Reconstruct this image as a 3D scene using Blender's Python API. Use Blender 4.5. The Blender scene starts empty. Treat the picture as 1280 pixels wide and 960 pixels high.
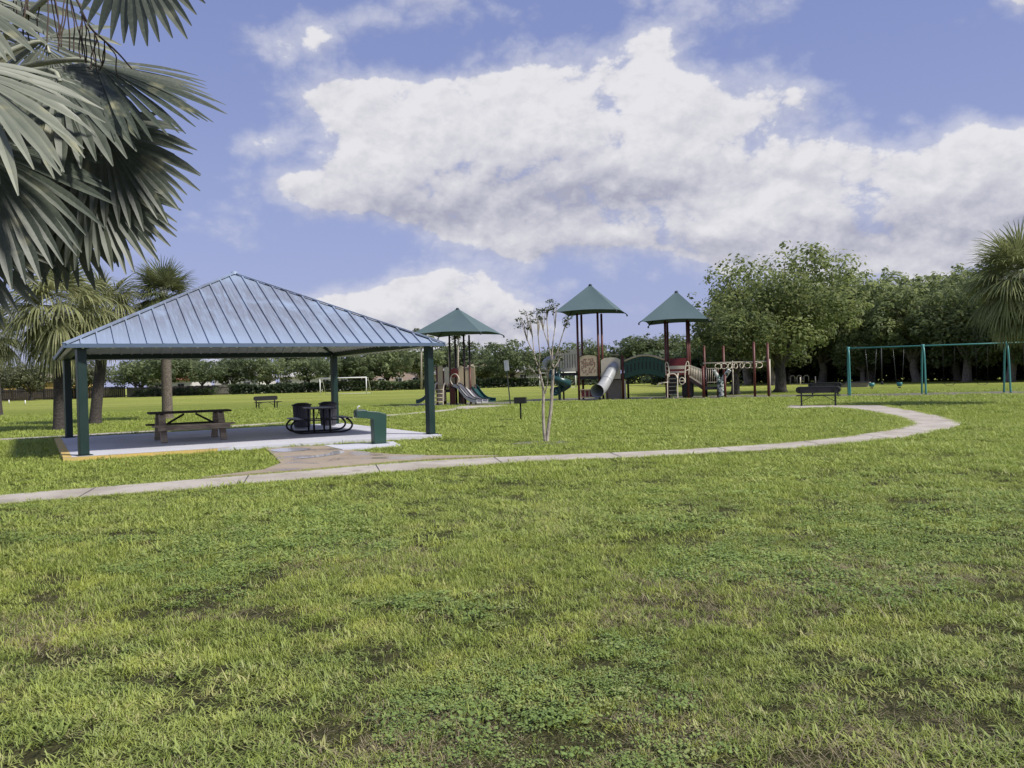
import bpy, math, random
import numpy as np
from mathutils import Vector, Matrix, Quaternion

rng = random.Random(7)
nrg = np.random.default_rng(11)
sc = bpy.context.scene
col = sc.collection
PI = math.pi
R = math.radians

# ------------------------------------------------------------------ mesh builder
class MB:
    """collects boxes, bars, tubes, lathes and quads; build() links them as ONE mesh object"""
    def __init__(s):
        s.v = []; s.f = []; s.sm = []
    def add(s, vs, fs, smooth=False):
        o = len(s.v); s.v += [tuple(p) for p in vs]
        s.f += [tuple(i + o for i in f) for f in fs]; s.sm += [smooth] * len(fs)
        return s
    def box(s, c, d, rot=None):
        M = rot.to_matrix() if rot is not None and hasattr(rot, 'to_matrix') else rot
        vs = []
        for z in (-.5, .5):
            for y in (-.5, .5):
                for x in (-.5, .5):
                    p = Vector((x * d[0], y * d[1], z * d[2]))
                    if M is not None: p = M @ p
                    vs.append(p + Vector(c))
        return s.add(vs, [(0, 2, 3, 1), (4, 5, 7, 6), (0, 1, 5, 4), (2, 6, 7, 3), (0, 4, 6, 2), (1, 3, 7, 5)])
    def bar(s, p, q, w, h, up=(0, 0, 1)):
        p, q = Vector(p), Vector(q); d = (q - p); L = d.length; d.normalize()
        u = Vector(up); x = d.cross(u)
        if x.length < 1e-4: x = d.cross(Vector((1, 0, 0)))
        x.normalize(); z = x.cross(d)
        M = Matrix((x, d, z)).transposed()
        return s.box((p + q) / 2, (w, L, h), M)
    def tube(s, pts, r, n=8, cap=True, smooth=True):
        pts = [Vector(p) for p in pts]
        rs = r if isinstance(r, (list, tuple)) else [r] * len(pts)
        if len(rs) != len(pts): rs = [float(q) for q in np.interp(np.linspace(0, 1, len(pts)), np.linspace(0, 1, len(rs)), rs)]
        vs = []; fs = []; nrm = None
        for i, p in enumerate(pts):
            t = (pts[min(i + 1, len(pts) - 1)] - pts[max(i - 1, 0)]).normalized()
            if nrm is None:
                nrm = t.orthogonal().normalized()
            else:
                nrm = (nrm - t * nrm.dot(t))
                nrm = nrm.normalized() if nrm.length > 1e-5 else t.orthogonal().normalized()
            b = t.cross(nrm)
            for k in range(n):
                a = 2 * PI * k / n
                vs.append(p + (nrm * math.cos(a) + b * math.sin(a)) * rs[i])
        for i in range(len(pts) - 1):
            for k in range(n):
                k2 = (k + 1) % n
                fs.append((i * n + k, i * n + k2, (i + 1) * n + k2, (i + 1) * n + k))
        s.add(vs, fs, smooth)
        if cap:
            o = len(s.v) - len(vs)
            s.f += [tuple(o + k for k in reversed(range(n))), tuple(o + (len(pts) - 1) * n + k for k in range(n))]
            s.sm += [False, False]
        return s
    def lathe(s, prof, n=20, c=(0, 0, 0), smooth=True):
        vs = []; fs = []
        for (r, z) in prof:
            for k in range(n):
                a = 2 * PI * k / n
                vs.append((c[0] + r * math.cos(a), c[1] + r * math.sin(a), c[2] + z))
        for i in range(len(prof) - 1):
            for k in range(n):
                k2 = (k + 1) % n
                fs.append((i * n + k, i * n + k2, (i + 1) * n + k2, (i + 1) * n + k))
        return s.add(vs, fs, smooth)
    def prism(s, poly, z0, z1):
        n = len(poly)
        vs = [(p[0], p[1], z0) for p in poly] + [(p[0], p[1], z1) for p in poly]
        fs = [tuple(reversed(range(n))), tuple(range(n, 2 * n))]
        for k in range(n):
            k2 = (k + 1) % n
            fs.append((k, k2, n + k2, n + k))
        return s.add(vs, fs)
    def slab_xz(s, poly, y0, y1):
        """polygon in the x-z plane extruded along y"""
        n = len(poly)
        vs = [(p[0], y0, p[1]) for p in poly] + [(p[0], y1, p[1]) for p in poly]
        fs = [tuple(range(n)), tuple(reversed(range(n, 2 * n)))]
        for k in range(n):
            k2 = (k + 1) % n
            fs.append((k2, k, n + k, n + k2))
        return s.add(vs, fs)
    def strip(s, a, b, z, th=0.03):
        """ribbon between two polylines of equal length, as a thin slab"""
        n = len(a)
        vs = [(p[0], p[1], z) for p in a] + [(p[0], p[1], z) for p in b] + [(p[0], p[1], z - th) for p in a] + [(p[0], p[1], z - th) for p in b]
        fs = []
        for i in range(n - 1):
            fs.append((n + i, n + i + 1, i + 1, i))
            fs.append((i, i + 1, 2 * n + i + 1, 2 * n + i))
            fs.append((n + i + 1, n + i, 3 * n + i, 3 * n + i + 1))
        fs.append((0, 2 * n, 3 * n, n)); fs.append((2 * n - 1, 4 * n - 1, 3 * n - 1, n - 1))
        return s.add(vs, fs)
    def build(s, name, mat, parent=None, bevel=0):
        me = bpy.data.meshes.new(name)
        me.from_pydata(s.v, [], s.f); me.update()
        me.polygons.foreach_set('use_smooth', s.sm)
        me.materials.append(mat)
        o = bpy.data.objects.new(name, me); col.objects.link(o)
        if parent is not None: o.parent = parent
        if bevel:
            b = o.modifiers.new('bevel', 'BEVEL'); b.width = bevel; b.segments = 2; b.limit_method = 'ANGLE'
        return o

def tag(o, label=None, cat=None, group=None, kind=None):
    if label: o['label'] = label
    if cat: o['category'] = cat
    if group: o['group'] = group
    if kind: o['kind'] = kind
    return o
def empty(name, loc=(0, 0, 0), rz=0.0):
    o = bpy.data.objects.new(name, None); col.objects.link(o)
    o.location = loc; o.rotation_euler = (0, 0, rz); o.empty_display_size = .2
    return o
def copy_tree(o, parent=None):
    c = o.copy(); col.objects.link(c)
    if parent is not None: c.parent = parent
    for ch in list(o.children): copy_tree(ch, c)
    return c
def arc(cx, cz, r, a0, a1, n, y=0.0):
    return [(cx + r * math.cos(a0 + (a1 - a0) * i / n), y, cz + r * math.sin(a0 + (a1 - a0) * i / n)) for i in range(n + 1)]
def smooth_poly(pts, it=2):
    """Chaikin corner cutting of an open polyline"""
    for _ in range(it):
        q = [pts[0]]
        for a, b in zip(pts[:-1], pts[1:]):
            q.append(tuple(a[k] * .75 + b[k] * .25 for k in range(len(a))))
            q.append(tuple(a[k] * .25 + b[k] * .75 for k in range(len(a))))
        q.append(pts[-1]); pts = q
    return pts
def resample(pts, n):
    P = np.array(pts, float); d = np.r_[0, np.cumsum(np.linalg.norm(np.diff(P, axis=0), axis=1))]
    t = np.linspace(0, d[-1], n)
    return [tuple(np.interp(t, d, P[:, k]) for k in range(P.shape[1])) for t in t]

# ------------------------------------------------------------------ materials
def nodes_of(name):
    m = bpy.data.materials.new(name); m.use_nodes = True
    nt = m.node_tree; nt.nodes.clear()
    return m, nt
class NT:
    def __init__(s, nt): s.nt = nt
    def n(s, t, **kw):
        o = s.nt.nodes.new(t)
        for k, v in kw.items():
            if k.startswith('i_'):
                key = k[2:]
                key = int(key) if key.isdigit() else key.replace('_', ' ')
                if isinstance(v, bpy.types.NodeSocket): s.nt.links.new(v, o.inputs[key])
                else: o.inputs[key].default_value = v
            else: setattr(o, k, v)
        return o
    def l(s, a, b): s.nt.links.new(a, b)
    def noise(s, vec, scale, detail=4, rough=.55, dist=0.0):
        o = s.n('ShaderNodeTexNoise', i_Scale=scale, i_Detail=detail, i_Roughness=rough, i_Distortion=dist)
        if vec is not None: s.l(vec, o.inputs['Vector'])
        return o.outputs['Fac']
    def ramp(s, fac, a, b):
        o = s.n('ShaderNodeMapRange', i_Value=fac, i_1=a, i_2=b); o.interpolation_type = 'SMOOTHSTEP'
        return o.outputs['Result']
    def mix(s, fac, a, b):
        o = s.nt.nodes.new('ShaderNodeMix'); o.data_type = 'RGBA'
        for sk, v in ((o.inputs[0], fac), (o.inputs[6], a), (o.inputs[7], b)):
            if isinstance(v, bpy.types.NodeSocket): s.l(v, sk)
            else: sk.default_value = v if isinstance(v, float) else (*v, 1) if len(v) == 3 else v
        return o.outputs[2]
    def math(s, op, a, b=0.0, c=None):
        o = s.nt.nodes.new('ShaderNodeMath'); o.operation = op
        for k, v in enumerate((a, b) if c is None else (a, b, c)):
            if isinstance(v, bpy.types.NodeSocket): s.l(v, o.inputs[k])
            else: o.inputs[k].default_value = v
        return o.outputs[0]
    def out(s, shader):
        o = s.n('ShaderNodeOutputMaterial'); s.l(shader, o.inputs['Surface'])

def paint(name, c, c2=None, rough=.45, metal=0.0, scale=3.0, dirt=.35, bump=.02, fine=40, stretch=None):
    """painted / metal / plastic surface with uneven weathering"""
    m, nt = nodes_of(name); t = NT(nt)
    tc = t.n('ShaderNodeTexCoord').outputs['Object']
    if stretch:
        mp = t.n('ShaderNodeMapping'); mp.inputs['Scale'].default_value = stretch; t.l(tc, mp.inputs['Vector']); tc = mp.outputs['Vector']
    a = t.noise(tc, scale, 6, .6); b = t.noise(tc, fine, 3, .6)
    c2 = c2 or tuple(x * .6 for x in c)
    f = t.math('MULTIPLY', t.ramp(a, .38, .72), dirt)
    cc = t.mix(f, c, c2)
    cc = t.mix(t.math('MULTIPLY', t.ramp(b, .5, .8), .25), cc, tuple(x * .75 for x in c))
    p = t.n('ShaderNodeBsdfPrincipled', i_Metallic=metal); t.l(cc, p.inputs['Base Color'])
    t.l(t.math('ADD', t.math('MULTIPLY', a, .3), rough - .15), p.inputs['Roughness'])
    if bump:
        bp = t.n('ShaderNodeBump', i_Strength=bump * 6, i_Distance=.01); t.l(b, bp.inputs['Height']); t.l(bp.outputs[0], p.inputs['Normal'])
    t.out(p.outputs[0]); return m

def foliage(name, dark, light, third=None, transl=.35, rough=.5, nscale=.35):
    """leaves: per-leaf 'tint' attribute plus patch noise, some light passing through"""
    m, nt = nodes_of(name); t = NT(nt)
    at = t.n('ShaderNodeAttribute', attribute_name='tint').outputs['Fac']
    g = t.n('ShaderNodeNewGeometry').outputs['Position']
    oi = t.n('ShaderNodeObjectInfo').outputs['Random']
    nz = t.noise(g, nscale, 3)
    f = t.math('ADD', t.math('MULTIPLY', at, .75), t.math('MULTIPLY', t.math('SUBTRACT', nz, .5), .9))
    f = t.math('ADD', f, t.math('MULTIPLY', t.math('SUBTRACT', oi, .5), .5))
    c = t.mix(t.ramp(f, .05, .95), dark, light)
    if third is not None:
        c = t.mix(t.math('MULTIPLY', t.ramp(t.noise(g, nscale * 3.1, 2), .58, .75), .6), c, third)
    fn = t.noise(g, nscale * 26, 5, .7)
    c = t.mix(t.math('MULTIPLY', t.ramp(fn, .48, .72), .45), c, tuple(x * .55 for x in light))
    d = t.n('ShaderNodeBsdfPrincipled', i_Roughness=rough); t.l(c, d.inputs['Base Color'])
    d.inputs['Specular IOR Level'].default_value = .3
    tr = t.n('ShaderNodeBsdfTranslucent')
    tcol = t.mix(.5, c, light)
    t.l(tcol, tr.inputs['Color'])
    mx = t.n('ShaderNodeMixShader', i_0=transl); t.l(d.outputs[0], mx.inputs[1]); t.l(tr.outputs[0], mx.inputs[2])
    t.out(mx.outputs[0]); return m

def bark(name, c, c2, scale=(6, 6, 1.5), bump=.6):
    m, nt = nodes_of(name); t = NT(nt)
    tc = t.n('ShaderNodeTexCoord').outputs['Object']
    mp = t.n('ShaderNodeMapping'); mp.inputs['Scale'].default_value = scale; t.l(tc, mp.inputs['Vector'])
    a = t.noise(mp.outputs[0], 2.5, 8, .65); b = t.noise(tc, 1.2, 3)
    cc = t.mix(t.ramp(a, .35, .65), c2, c); cc = t.mix(t.math('MULTIPLY', t.ramp(b, .45, .7), .5), cc, tuple(x * .6 for x in c))
    p = t.n('ShaderNodeBsdfPrincipled', i_Roughness=.9); t.l(cc, p.inputs['Base Color'])
    bp = t.n('ShaderNodeBump', i_Strength=bump, i_Distance=.04); t.l(a, bp.inputs['Height']); t.l(bp.outputs[0], p.inputs['Normal'])
    t.out(p.outputs[0]); return m

def concrete(name, c, stain, dark, wet=0.0, scale=.6):
    m, nt = nodes_of(name); t = NT(nt)
    g = t.n('ShaderNodeNewGeometry').outputs['Position']
    a = t.noise(g, scale, 6, .6); b = t.noise(g, 14, 5, .7); d = t.noise(g, scale * 3.3, 5, .65, .4)
    cc = t.mix(t.math('MULTIPLY', t.ramp(a, .4, .7), .8), c, stain)
    cc = t.mix(t.math('MULTIPLY', t.ramp(d, .52, .72), .6), cc, dark)
    cc = t.mix(t.math('MULTIPLY', t.ramp(b, .45, .75), .3), cc, tuple(x * .6 for x in c))
    p = t.n('ShaderNodeBsdfPrincipled'); t.l(cc, p.inputs['Base Color'])
    if wet:
        w = t.ramp(t.noise(g, .9, 4, .55, .5), .55 - wet * .15, .62 - wet * .1)
        t.l(t.math('SUBTRACT', .8, t.math('MULTIPLY', w, .62)), p.inputs['Roughness'])
    else: p.inputs['Roughness'].default_value = .85
    bp = t.n('ShaderNodeBump', i_Strength=.25, i_Distance=.01); t.l(b, bp.inputs['Height']); t.l(bp.outputs[0], p.inputs['Normal'])
    t.out(p.outputs[0]); return m

def wood_mat(name, c, c2, stretch=(1.5, 18, 18)):
    m, nt = nodes_of(name); t = NT(nt)
    tc = t.n('ShaderNodeTexCoord').outputs['Object']
    mp = t.n('ShaderNodeMapping'); mp.inputs['Scale'].default_value = stretch; t.l(tc, mp.inputs['Vector'])
    a = t.noise(mp.outputs[0], 2, 7, .65); b = t.noise(tc, 2.2, 4)
    cc = t.mix(t.ramp(a, .35, .68), c2, c); cc = t.mix(t.math('MULTIPLY', t.ramp(b, .45, .7), .55), cc, tuple(x * .55 for x in c2))
    p = t.n('ShaderNodeBsdfPrincipled', i_Roughness=.8); t.l(cc, p.inputs['Base Color'])
    bp = t.n('ShaderNodeBump', i_Strength=.3, i_Distance=.01); t.l(a, bp.inputs['Height']); t.l(bp.outputs[0], p.inputs['Normal'])
    t.out(p.outputs[0]); return m

def roof_metal():
    m, nt = nodes_of('pavilion_roof_metal'); t = NT(nt)
    tc = t.n('ShaderNodeTexCoord').outputs['Object']
    sp = t.n('ShaderNodeSeparateXYZ'); t.l(tc, sp.inputs[0])
    mp = t.n('ShaderNodeMapping'); mp.inputs['Scale'].default_value = (7, .5, .5); t.l(tc, mp.inputs['Vector'])
    streak = t.noise(mp.outputs[0], 2.2, 6, .7); big = t.noise(tc, .42, 4, .6, .3); fine = t.noise(tc, 24, 4, .7)
    # grime sits towards the top of the slope
    up = t.ramp(sp.outputs['Z'], 2.45, 3.5); up2 = t.math('SUBTRACT', 1.0, t.math('MULTIPLY', t.ramp(sp.outputs['Z'], 4.3, 4.95), .8))
    g = t.math('MULTIPLY', t.math('MULTIPLY', t.ramp(big, .30, .52), t.ramp(streak, .22, .58)), t.math('MULTIPLY', t.math('ADD', t.math('MULTIPLY', up, .8), .25), up2))
    c = t.mix(t.math('MULTIPLY', g, .8), (.31, .385, .50), (.15, .16, .195))
    c = t.mix(t.math('MULTIPLY', t.ramp(fine, .5, .75), .3), c, (.22, .25, .31))
    p = t.n('ShaderNodeBsdfPrincipled', i_Metallic=.15); t.l(c, p.inputs['Base Color'])
    t.l(t.math('ADD', .5, t.math('MULTIPLY', g, .25)), p.inputs['Roughness'])
    bp = t.n('ShaderNodeBump', i_Strength=.1, i_Distance=.01); t.l(fine, bp.inputs['Height']); t.l(bp.outputs[0], p.inputs['Normal'])
    t.out(p.outputs[0]); return m

M = dict(
    roof=roof_metal(),
    trim=paint('blue_trim', (.12, .17, .25), rough=.4, metal=.2),
    green=paint('dark_green_steel', (.008, .028, .024), (.018, .038, .033), rough=.42, scale=2),
    green_light=paint('green_fountain', (.022, .062, .048), (.035, .07, .055), rough=.4, scale=3),
    underside=paint('roof_underside', (.75, .73, .68), rough=.6),
    tabletop=paint('table_metal', (.055, .055, .062), rough=.38),  # lighter than the black frame: sky reflection put into the colour
    black=paint('black_metal', (.011, .011, .012), (.02, .02, .02), rough=.6),
    bin=paint('dark_bin', (.075, .072, .092), (.05, .05, .06), rough=.45, fine=60),
    teal=paint('teal_paint', (.045, .215, .19), (.08, .2, .18), rough=.4, scale=4),
    brown=paint('brown_post', (.105, .022, .014), (.06, .02, .015), rough=.5, scale=2),
    darkpost=paint('dark_post', (.03, .014, .012), rough=.5),
    tan=paint('tan_plastic', (.52, .42, .27), (.36, .29, .19), rough=.5, scale=3),
    cream=paint('cream_plastic', (.62, .55, .42), (.42, .38, .3), rough=.5, scale=3),
    dgreen=paint('dark_green_plastic', (.012, .062, .036), (.02, .06, .04), rough=.45),
    deep=paint('deep_green_slide', (.02, .065, .066), (.03, .08, .08), rough=.3),
    grey=paint('grey_plastic', (.36, .37, .37), (.25, .25, .24), rough=.4, scale=3, dirt=.6),
    greyslide=paint('grey_slide', (.48, .47, .47), (.25, .25, .25), rough=.35),
    darkgrey=paint('dark_rubber', (.02, .02, .022), rough=.6),
    greypanel=paint('worn_panel', (.22, .19, .15), (.12, .11, .09), rough=.7),
    canopy=paint('canopy_fabric', (.078, .122, .128), (.105, .150, .155), rough=.85, scale=1.2, fine=80),
    canopy_in=paint('canopy_frame', (.015, .03, .03), rough=.6),
    redpanel=paint('red_panel', (.20, .03, .03), rough=.5),
    white=paint('white_paint', (.75, .75, .72), (.5, .5, .48), rough=.5),
    sign=paint('sign_face', (.72, .73, .72), (.42, .44, .44), rough=.4, scale=6, dirt=.8),
    steel=paint('galvanised_steel', (.22, .23, .22), rough=.4, metal=.6),
    signpost=paint('sign_post_green', (.05, .06, .05), rough=.5, metal=.3),
    yellow=paint('yellow_edge_paint', (.62, .44, .12), (.45, .36, .18), rough=.6, scale=5, dirt=.6),
    wood=wood_mat('weathered_wood', (.50, .40, .285), (.27, .21, .15)),
    wood_dark=wood_mat('dark_table_wood', (.045, .034, .028), (.02, .016, .014)),  # darker boards for the tabletop, far bench and braces
    fence_dark=wood_mat('dark_fence_wood', (.05, .042, .036), (.02, .018, .016), (6, 6, 1)),
    fence_grey=wood_mat('grey_fence_wood', (.26, .24, .21), (.12, .11, .1), (6, 6, 1)),
    path=concrete('path_concrete', (.46, .415, .35), (.31, .265, .205), (.185, .155, .12), scale=.8),
    slab=concrete('slab_concrete', (.54, .54, .585), (.46, .46, .50), (.38, .38, .42), scale=.35),
    apron=concrete('stained_concrete', (.35, .285, .205), (.265, .205, .145), (.185, .145, .105), wet=.35, scale=.45),
    mulch=concrete('play_surface_mulch', (.17, .15, .12), (.10, .09, .075), (.06, .05, .045), scale=2),
    palm_bark=bark('palm_bark', (.20, .165, .13), (.06, .05, .042), (5, 5, 9)),
    palm_bark_dark=bark('dark_palm_bark', (.085, .07, .06), (.02, .018, .017), (5, 5, 9)),
    bark_wood=bark('wood_bark', (.27, .235, .195), (.10, .085, .07)),
    bark=bark('tree_bark', (.11, .095, .08), (.035, .03, .026)),
    bark_pale=bark('pale_bark', (.48, .43, .36), (.24, .2, .16), (10, 10, 3), .2),
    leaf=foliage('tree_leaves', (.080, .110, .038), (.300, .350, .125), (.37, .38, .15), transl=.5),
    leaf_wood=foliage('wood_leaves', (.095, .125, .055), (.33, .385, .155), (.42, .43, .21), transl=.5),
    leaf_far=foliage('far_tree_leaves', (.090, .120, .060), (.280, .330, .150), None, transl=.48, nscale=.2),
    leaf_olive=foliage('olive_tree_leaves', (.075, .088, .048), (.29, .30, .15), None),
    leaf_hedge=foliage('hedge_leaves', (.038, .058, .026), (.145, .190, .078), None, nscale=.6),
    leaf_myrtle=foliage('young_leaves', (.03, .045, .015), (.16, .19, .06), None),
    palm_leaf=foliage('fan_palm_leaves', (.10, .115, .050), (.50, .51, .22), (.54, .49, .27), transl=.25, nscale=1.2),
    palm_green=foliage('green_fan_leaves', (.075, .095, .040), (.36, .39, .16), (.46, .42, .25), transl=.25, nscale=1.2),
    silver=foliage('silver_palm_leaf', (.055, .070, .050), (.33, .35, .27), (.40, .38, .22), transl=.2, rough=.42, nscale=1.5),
    petiole=paint('palm_petiole', (.36, .37, .27), (.22, .24, .17), rough=.5),
    stalk=paint('flower_stalk', (.075, .05, .035), rough=.8),
)
# ------------------------------------------------------------------ camera, sun, sky
cam = bpy.data.objects.new('camera', bpy.data.cameras.new('camera')); col.objects.link(cam)
cam.location = (0, 0, 1.6)
cam.data.sensor_width = 36; cam.data.lens = 36 * 1046.9 / 1280; cam.data.clip_end = 6000; cam.data.clip_start = .05
cam.matrix_world = Matrix.Translation((0, 0, 1.6)) @ Matrix.Rotation(PI / 2 - .0071, 4, 'X') @ Matrix.Rotation(-.0268, 4, 'Z')
sc.camera = cam
SUN = Vector((.86, -.48, 1.12)).normalized()
sun = bpy.data.objects.new('sun', bpy.data.lights.new('sun', 'SUN')); col.objects.link(sun)
sun.rotation_euler = SUN.to_track_quat('Z', 'Y').to_euler()
sun.data.energy = 4.9; sun.data.angle = R(5.0); sun.data.color = (1, .955, .88)
sc.view_settings.view_transform = 'Standard'; sc.view_settings.look = 'None'; sc.view_settings.exposure = 0
sc.cycles.use_denoising = True
sc.cycles.max_bounces = 5; sc.cycles.diffuse_bounces = 4; sc.cycles.transmission_bounces = 4; sc.cycles.transparent_max_bounces = 8

def make_world():
    w = bpy.data.worlds.new('World'); sc.world = w; w.use_nodes = True
    nt = w.node_tree; nt.nodes.clear(); t = NT(nt)
    # cloud masses as ellipses in azimuth / elevation (radians): az, el, half width, half height, weight
    def P(x, y): return ((x - 640) / 1046.9, (472 - .0268 * (x - 640) - y) / 1046.9)
    blobs = []; shades = []
    for (x, y, rx, ry, wt) in [
        (480, 142, 105, 32, .95), (590, 162, 165, 56, .92), (690, 120, 110, 60, .8), (830, 165, 130, 62, 1.0), (720, 215, 220, 55, .9),
        (430, 240, 90, 36, .95), (560, 265, 130, 36, .85), (760, 285, 230, 44, .95), (950, 290, 150, 48, .9), (1010, 235, 60, 40, .8),
        (1200, 240, 110, 50, 1.0), (1130, 305, 180, 44, .9), (1270, 225, 70, 42, .85), (1090, 345, 220, 34, .7), (1390, 280, 160, 90, .9),
        (570, 372, 92, 36, 1.1), (600, 405, 120, 34, .9), (440, 385, 110, 26, 1.0), (480, 430, 240, 26, .5), (640, 318, 50, 14, .4),
        (345, 78, 60, 24, .62), (450, 55, 70, 24, .52), (560, 10, 70, 30, .85), (290, 2, 80, 22, .95), (890, 2, 150, 26, 1.0), (1265, 50, 60, 50, 1.35),
        (830, 65, 50, 30, .75), (950, 55, 60, 26, .65), (345, 190, 34, 22, .55), (1200, 15, 50, 20, .5), (715, 5, 60, 20, .5), (1000, 160, 60, 40, .42),
        (-200, 250, 240, 90, .8), (-150, 420, 260, 50, .7), (110, 440, 140, 30, .35)]:
        az, el = P(x, y); blobs.append((az, el, rx / 1046.9, ry / 1046.9, wt))
    for (x, y, rx, ry, wt) in [(720, 245, 220, 36, .80), (520, 275, 120, 22, .55), (900, 312, 200, 22, .5), (1130, 320, 160, 34, .6), (1250, 300, 90, 50, .45), (590, 408, 150, 20, .55), (440, 405, 100, 12, .4), (680, 320, 80, 14, .5)]:
        az, el = P(x, y); shades.append((az, el, rx / 1046.9, ry / 1046.9, wt))
    for (az, el, a, b, wt) in [(1.4, .35, .4, .15, .9), (2.2, .25, .5, .12, .8), (3.0, .5, .5, .2, .8), (-1.5, .35, .45, .16, .9), (-2.3, .3, .5, .14, .8), (1.9, .8, .5, .2, .7), (-1.0, .9, .5, .2, .6)]:
        blobs.append((az, el, a, b, wt))
    tc = t.n('ShaderNodeTexCoord'); gen = tc.outputs['Generated']
    nrm = t.n('ShaderNodeVectorMath', operation='NORMALIZE'); t.l(gen, nrm.inputs[0])
    s = t.n('ShaderNodeSeparateXYZ'); t.l(nrm.outputs[0], s.inputs[0])
    az = t.math('ARCTAN2', s.outputs['X'], s.outputs['Y']); el = t.math('ARCSINE', s.outputs['Z'])
    ae = t.n('ShaderNodeCombineXYZ'); t.l(az, ae.inputs[0]); t.l(el, ae.inputs[1]); AE = ae.outputs[0]
    # wobble the outlines before testing the ellipses
    wob = t.n('ShaderNodeTexNoise', i_Scale=8.0, i_Detail=2.0); t.l(AE, wob.inputs['Vector'])
    w2 = t.n('ShaderNodeVectorMath', operation='MULTIPLY_ADD'); t.l(wob.outputs['Color'], w2.inputs[0]); w2.inputs[1].default_value = (.12, .06, 0); w2.inputs[2].default_value = (-.06, -.03, 0)
    w3 = t.n('ShaderNodeVectorMath', operation='ADD'); t.l(w2.outputs[0], w3.inputs[0]); t.l(AE, w3.inputs[1])
    cur = w3.outputs[0]
    # acc = (density, density * height inside its cloud mass)
    acc = None
    for (az_, el_, a, b, wt) in blobs:
        mp = t.n('ShaderNodeVectorMath', operation='MULTIPLY_ADD')
        mp.inputs[1].default_value = (1 / a, 1 / b, 0); mp.inputs[2].default_value = (-az_ / a, -el_ / b, 1)
        t.l(cur, mp.inputs[0])                                   # (x, y, 1) in the ellipse's own units
        d = t.n('ShaderNodeVectorMath', operation='DOT_PRODUCT'); t.l(mp.outputs[0], d.inputs[0]); t.l(mp.outputs[0], d.inputs[1])
        e = t.math('POWER', .3679, d.outputs['Value'])           # exp(-(r2 + 1))
        sc_ = t.n('ShaderNodeVectorMath', operation='SCALE'); t.l(mp.outputs[0], sc_.inputs[0]); t.l(t.math('MULTIPLY', e, wt * 2.718), sc_.inputs['Scale'])
        if acc is None: acc = sc_.outputs[0]
        else:
            ad = t.n('ShaderNodeVectorMath', operation='ADD'); t.l(acc, ad.inputs[0]); t.l(sc_.outputs[0], ad.inputs[1]); acc = ad.outputs[0]
        # the next ellipse starts from here, which keeps the shader's working set small
        nx = t.n('ShaderNodeVectorMath', operation='MULTIPLY_ADD'); t.l(acc, nx.inputs[0]); nx.inputs[1].default_value = (1e-8, 1e-8, 0); t.l(cur, nx.inputs[2]); cur = nx.outputs[0]
    sp = t.n('ShaderNodeSeparateXYZ'); t.l(acc, sp.inputs[0])
    dens = sp.outputs[2]; height = t.math('DIVIDE', sp.outputs[1], t.math('ADD', dens, .12))
    def puff(dx, dy):
        v = t.n('ShaderNodeVectorMath', operation='MULTIPLY_ADD'); t.l(AE, v.inputs[0]); v.inputs[1].default_value = (1, 1.35, 1); v.inputs[2].default_value = (dx, dy * 1.35, 0)
        a_ = t.noise(v.outputs[0], 7.0, 9, .55, .15)
        # rounded heads of cumulus: creased noise at two sizes
        w_ = t.math('ABSOLUTE', t.math('SUBTRACT', t.noise(v.outputs[0], 7.5, 2, .5, .1), .5))
        w2_ = t.math('ABSOLUTE', t.math('SUBTRACT', t.noise(v.outputs[0], 21.0, 6, .58, .1), .5))
        return t.math('ADD', a_, t.math('ADD', t.math('MULTIPLY', t.math('SUBTRACT', w_, .10), .9), t.math('MULTIPLY', t.math('SUBTRACT', w2_, .10), .7)))
    n0 = puff(0, 0); n1 = puff(-.008, .013)
    f0 = t.math('ADD', t.math('MINIMUM', dens, .98), t.math('MULTIPLY', t.math('SUBTRACT', n0, .56), 1.5))
    alpha = t.ramp(f0, .42, .68)
    alpha = t.math('MAXIMUM', alpha, t.math('MULTIPLY', t.ramp(f0, .05, .6), .5))
    shade = None
    for (az_, el_, a, b, wt) in shades:
        mp = t.n('ShaderNodeVectorMath', operation='MULTIPLY_ADD'); mp.inputs[1].default_value = (1 / a, 1 / b, 0); mp.inputs[2].default_value = (-az_ / a, -el_ / b, 0)
        t.l(w3.outputs[0], mp.inputs[0])
        d = t.n('ShaderNodeVectorMath', operation='DOT_PRODUCT'); t.l(mp.outputs[0], d.inputs[0]); t.l(mp.outputs[0], d.inputs[1])
        e = t.math('MULTIPLY', t.math('POWER', .3679, d.outputs['Value']), wt)
        shade = e if shade is None else t.math('ADD', shade, e)
    lit = t.math('ADD', .86, t.math('MULTIPLY', height, .22))
    lit = t.math('ADD', lit, t.math('MULTIPLY', t.math('SUBTRACT', n0, n1), 1.7))
    lit = t.math('SUBTRACT', lit, t.math('MULTIPLY', shade, t.math('ADD', .75, t.math('MULTIPLY', t.math('SUBTRACT', .5, n0), 1.2))))
    lit = t.n('ShaderNodeClamp', i_Value=lit).outputs[0]
    cl = t.mix(lit, (4.0, 4.1, 5.15), (7.9, 7.85, 8.2))
    sky = t.n('ShaderNodeTexSky'); sky.sky_type = 'NISHITA'; sky.sun_disc = False
    sky.sun_elevation = math.asin(SUN.z); sky.sun_rotation = math.atan2(SUN.x, SUN.y)
    sky.air_density = 1.0; sky.dust_density = .6; sky.ozone_density = 2.0
    tint = t.n('ShaderNodeMix', data_type='RGBA', blend_type='MULTIPLY'); tint.inputs[0].default_value = 1
    t.l(sky.outputs[0], tint.inputs[6]); tint.inputs[7].default_value = (1.12, .92, 1.0, 1)
    # haze lifts the sky towards a soft periwinkle
    hz = t.ramp(el, .45, -.02)
    base = t.mix(.62, tint.outputs[2], (2.75, 3.45, 6.75))
    base = t.mix(t.math('MULTIPLY', hz, .55), base, (4.1, 4.6, 7.0))
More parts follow.
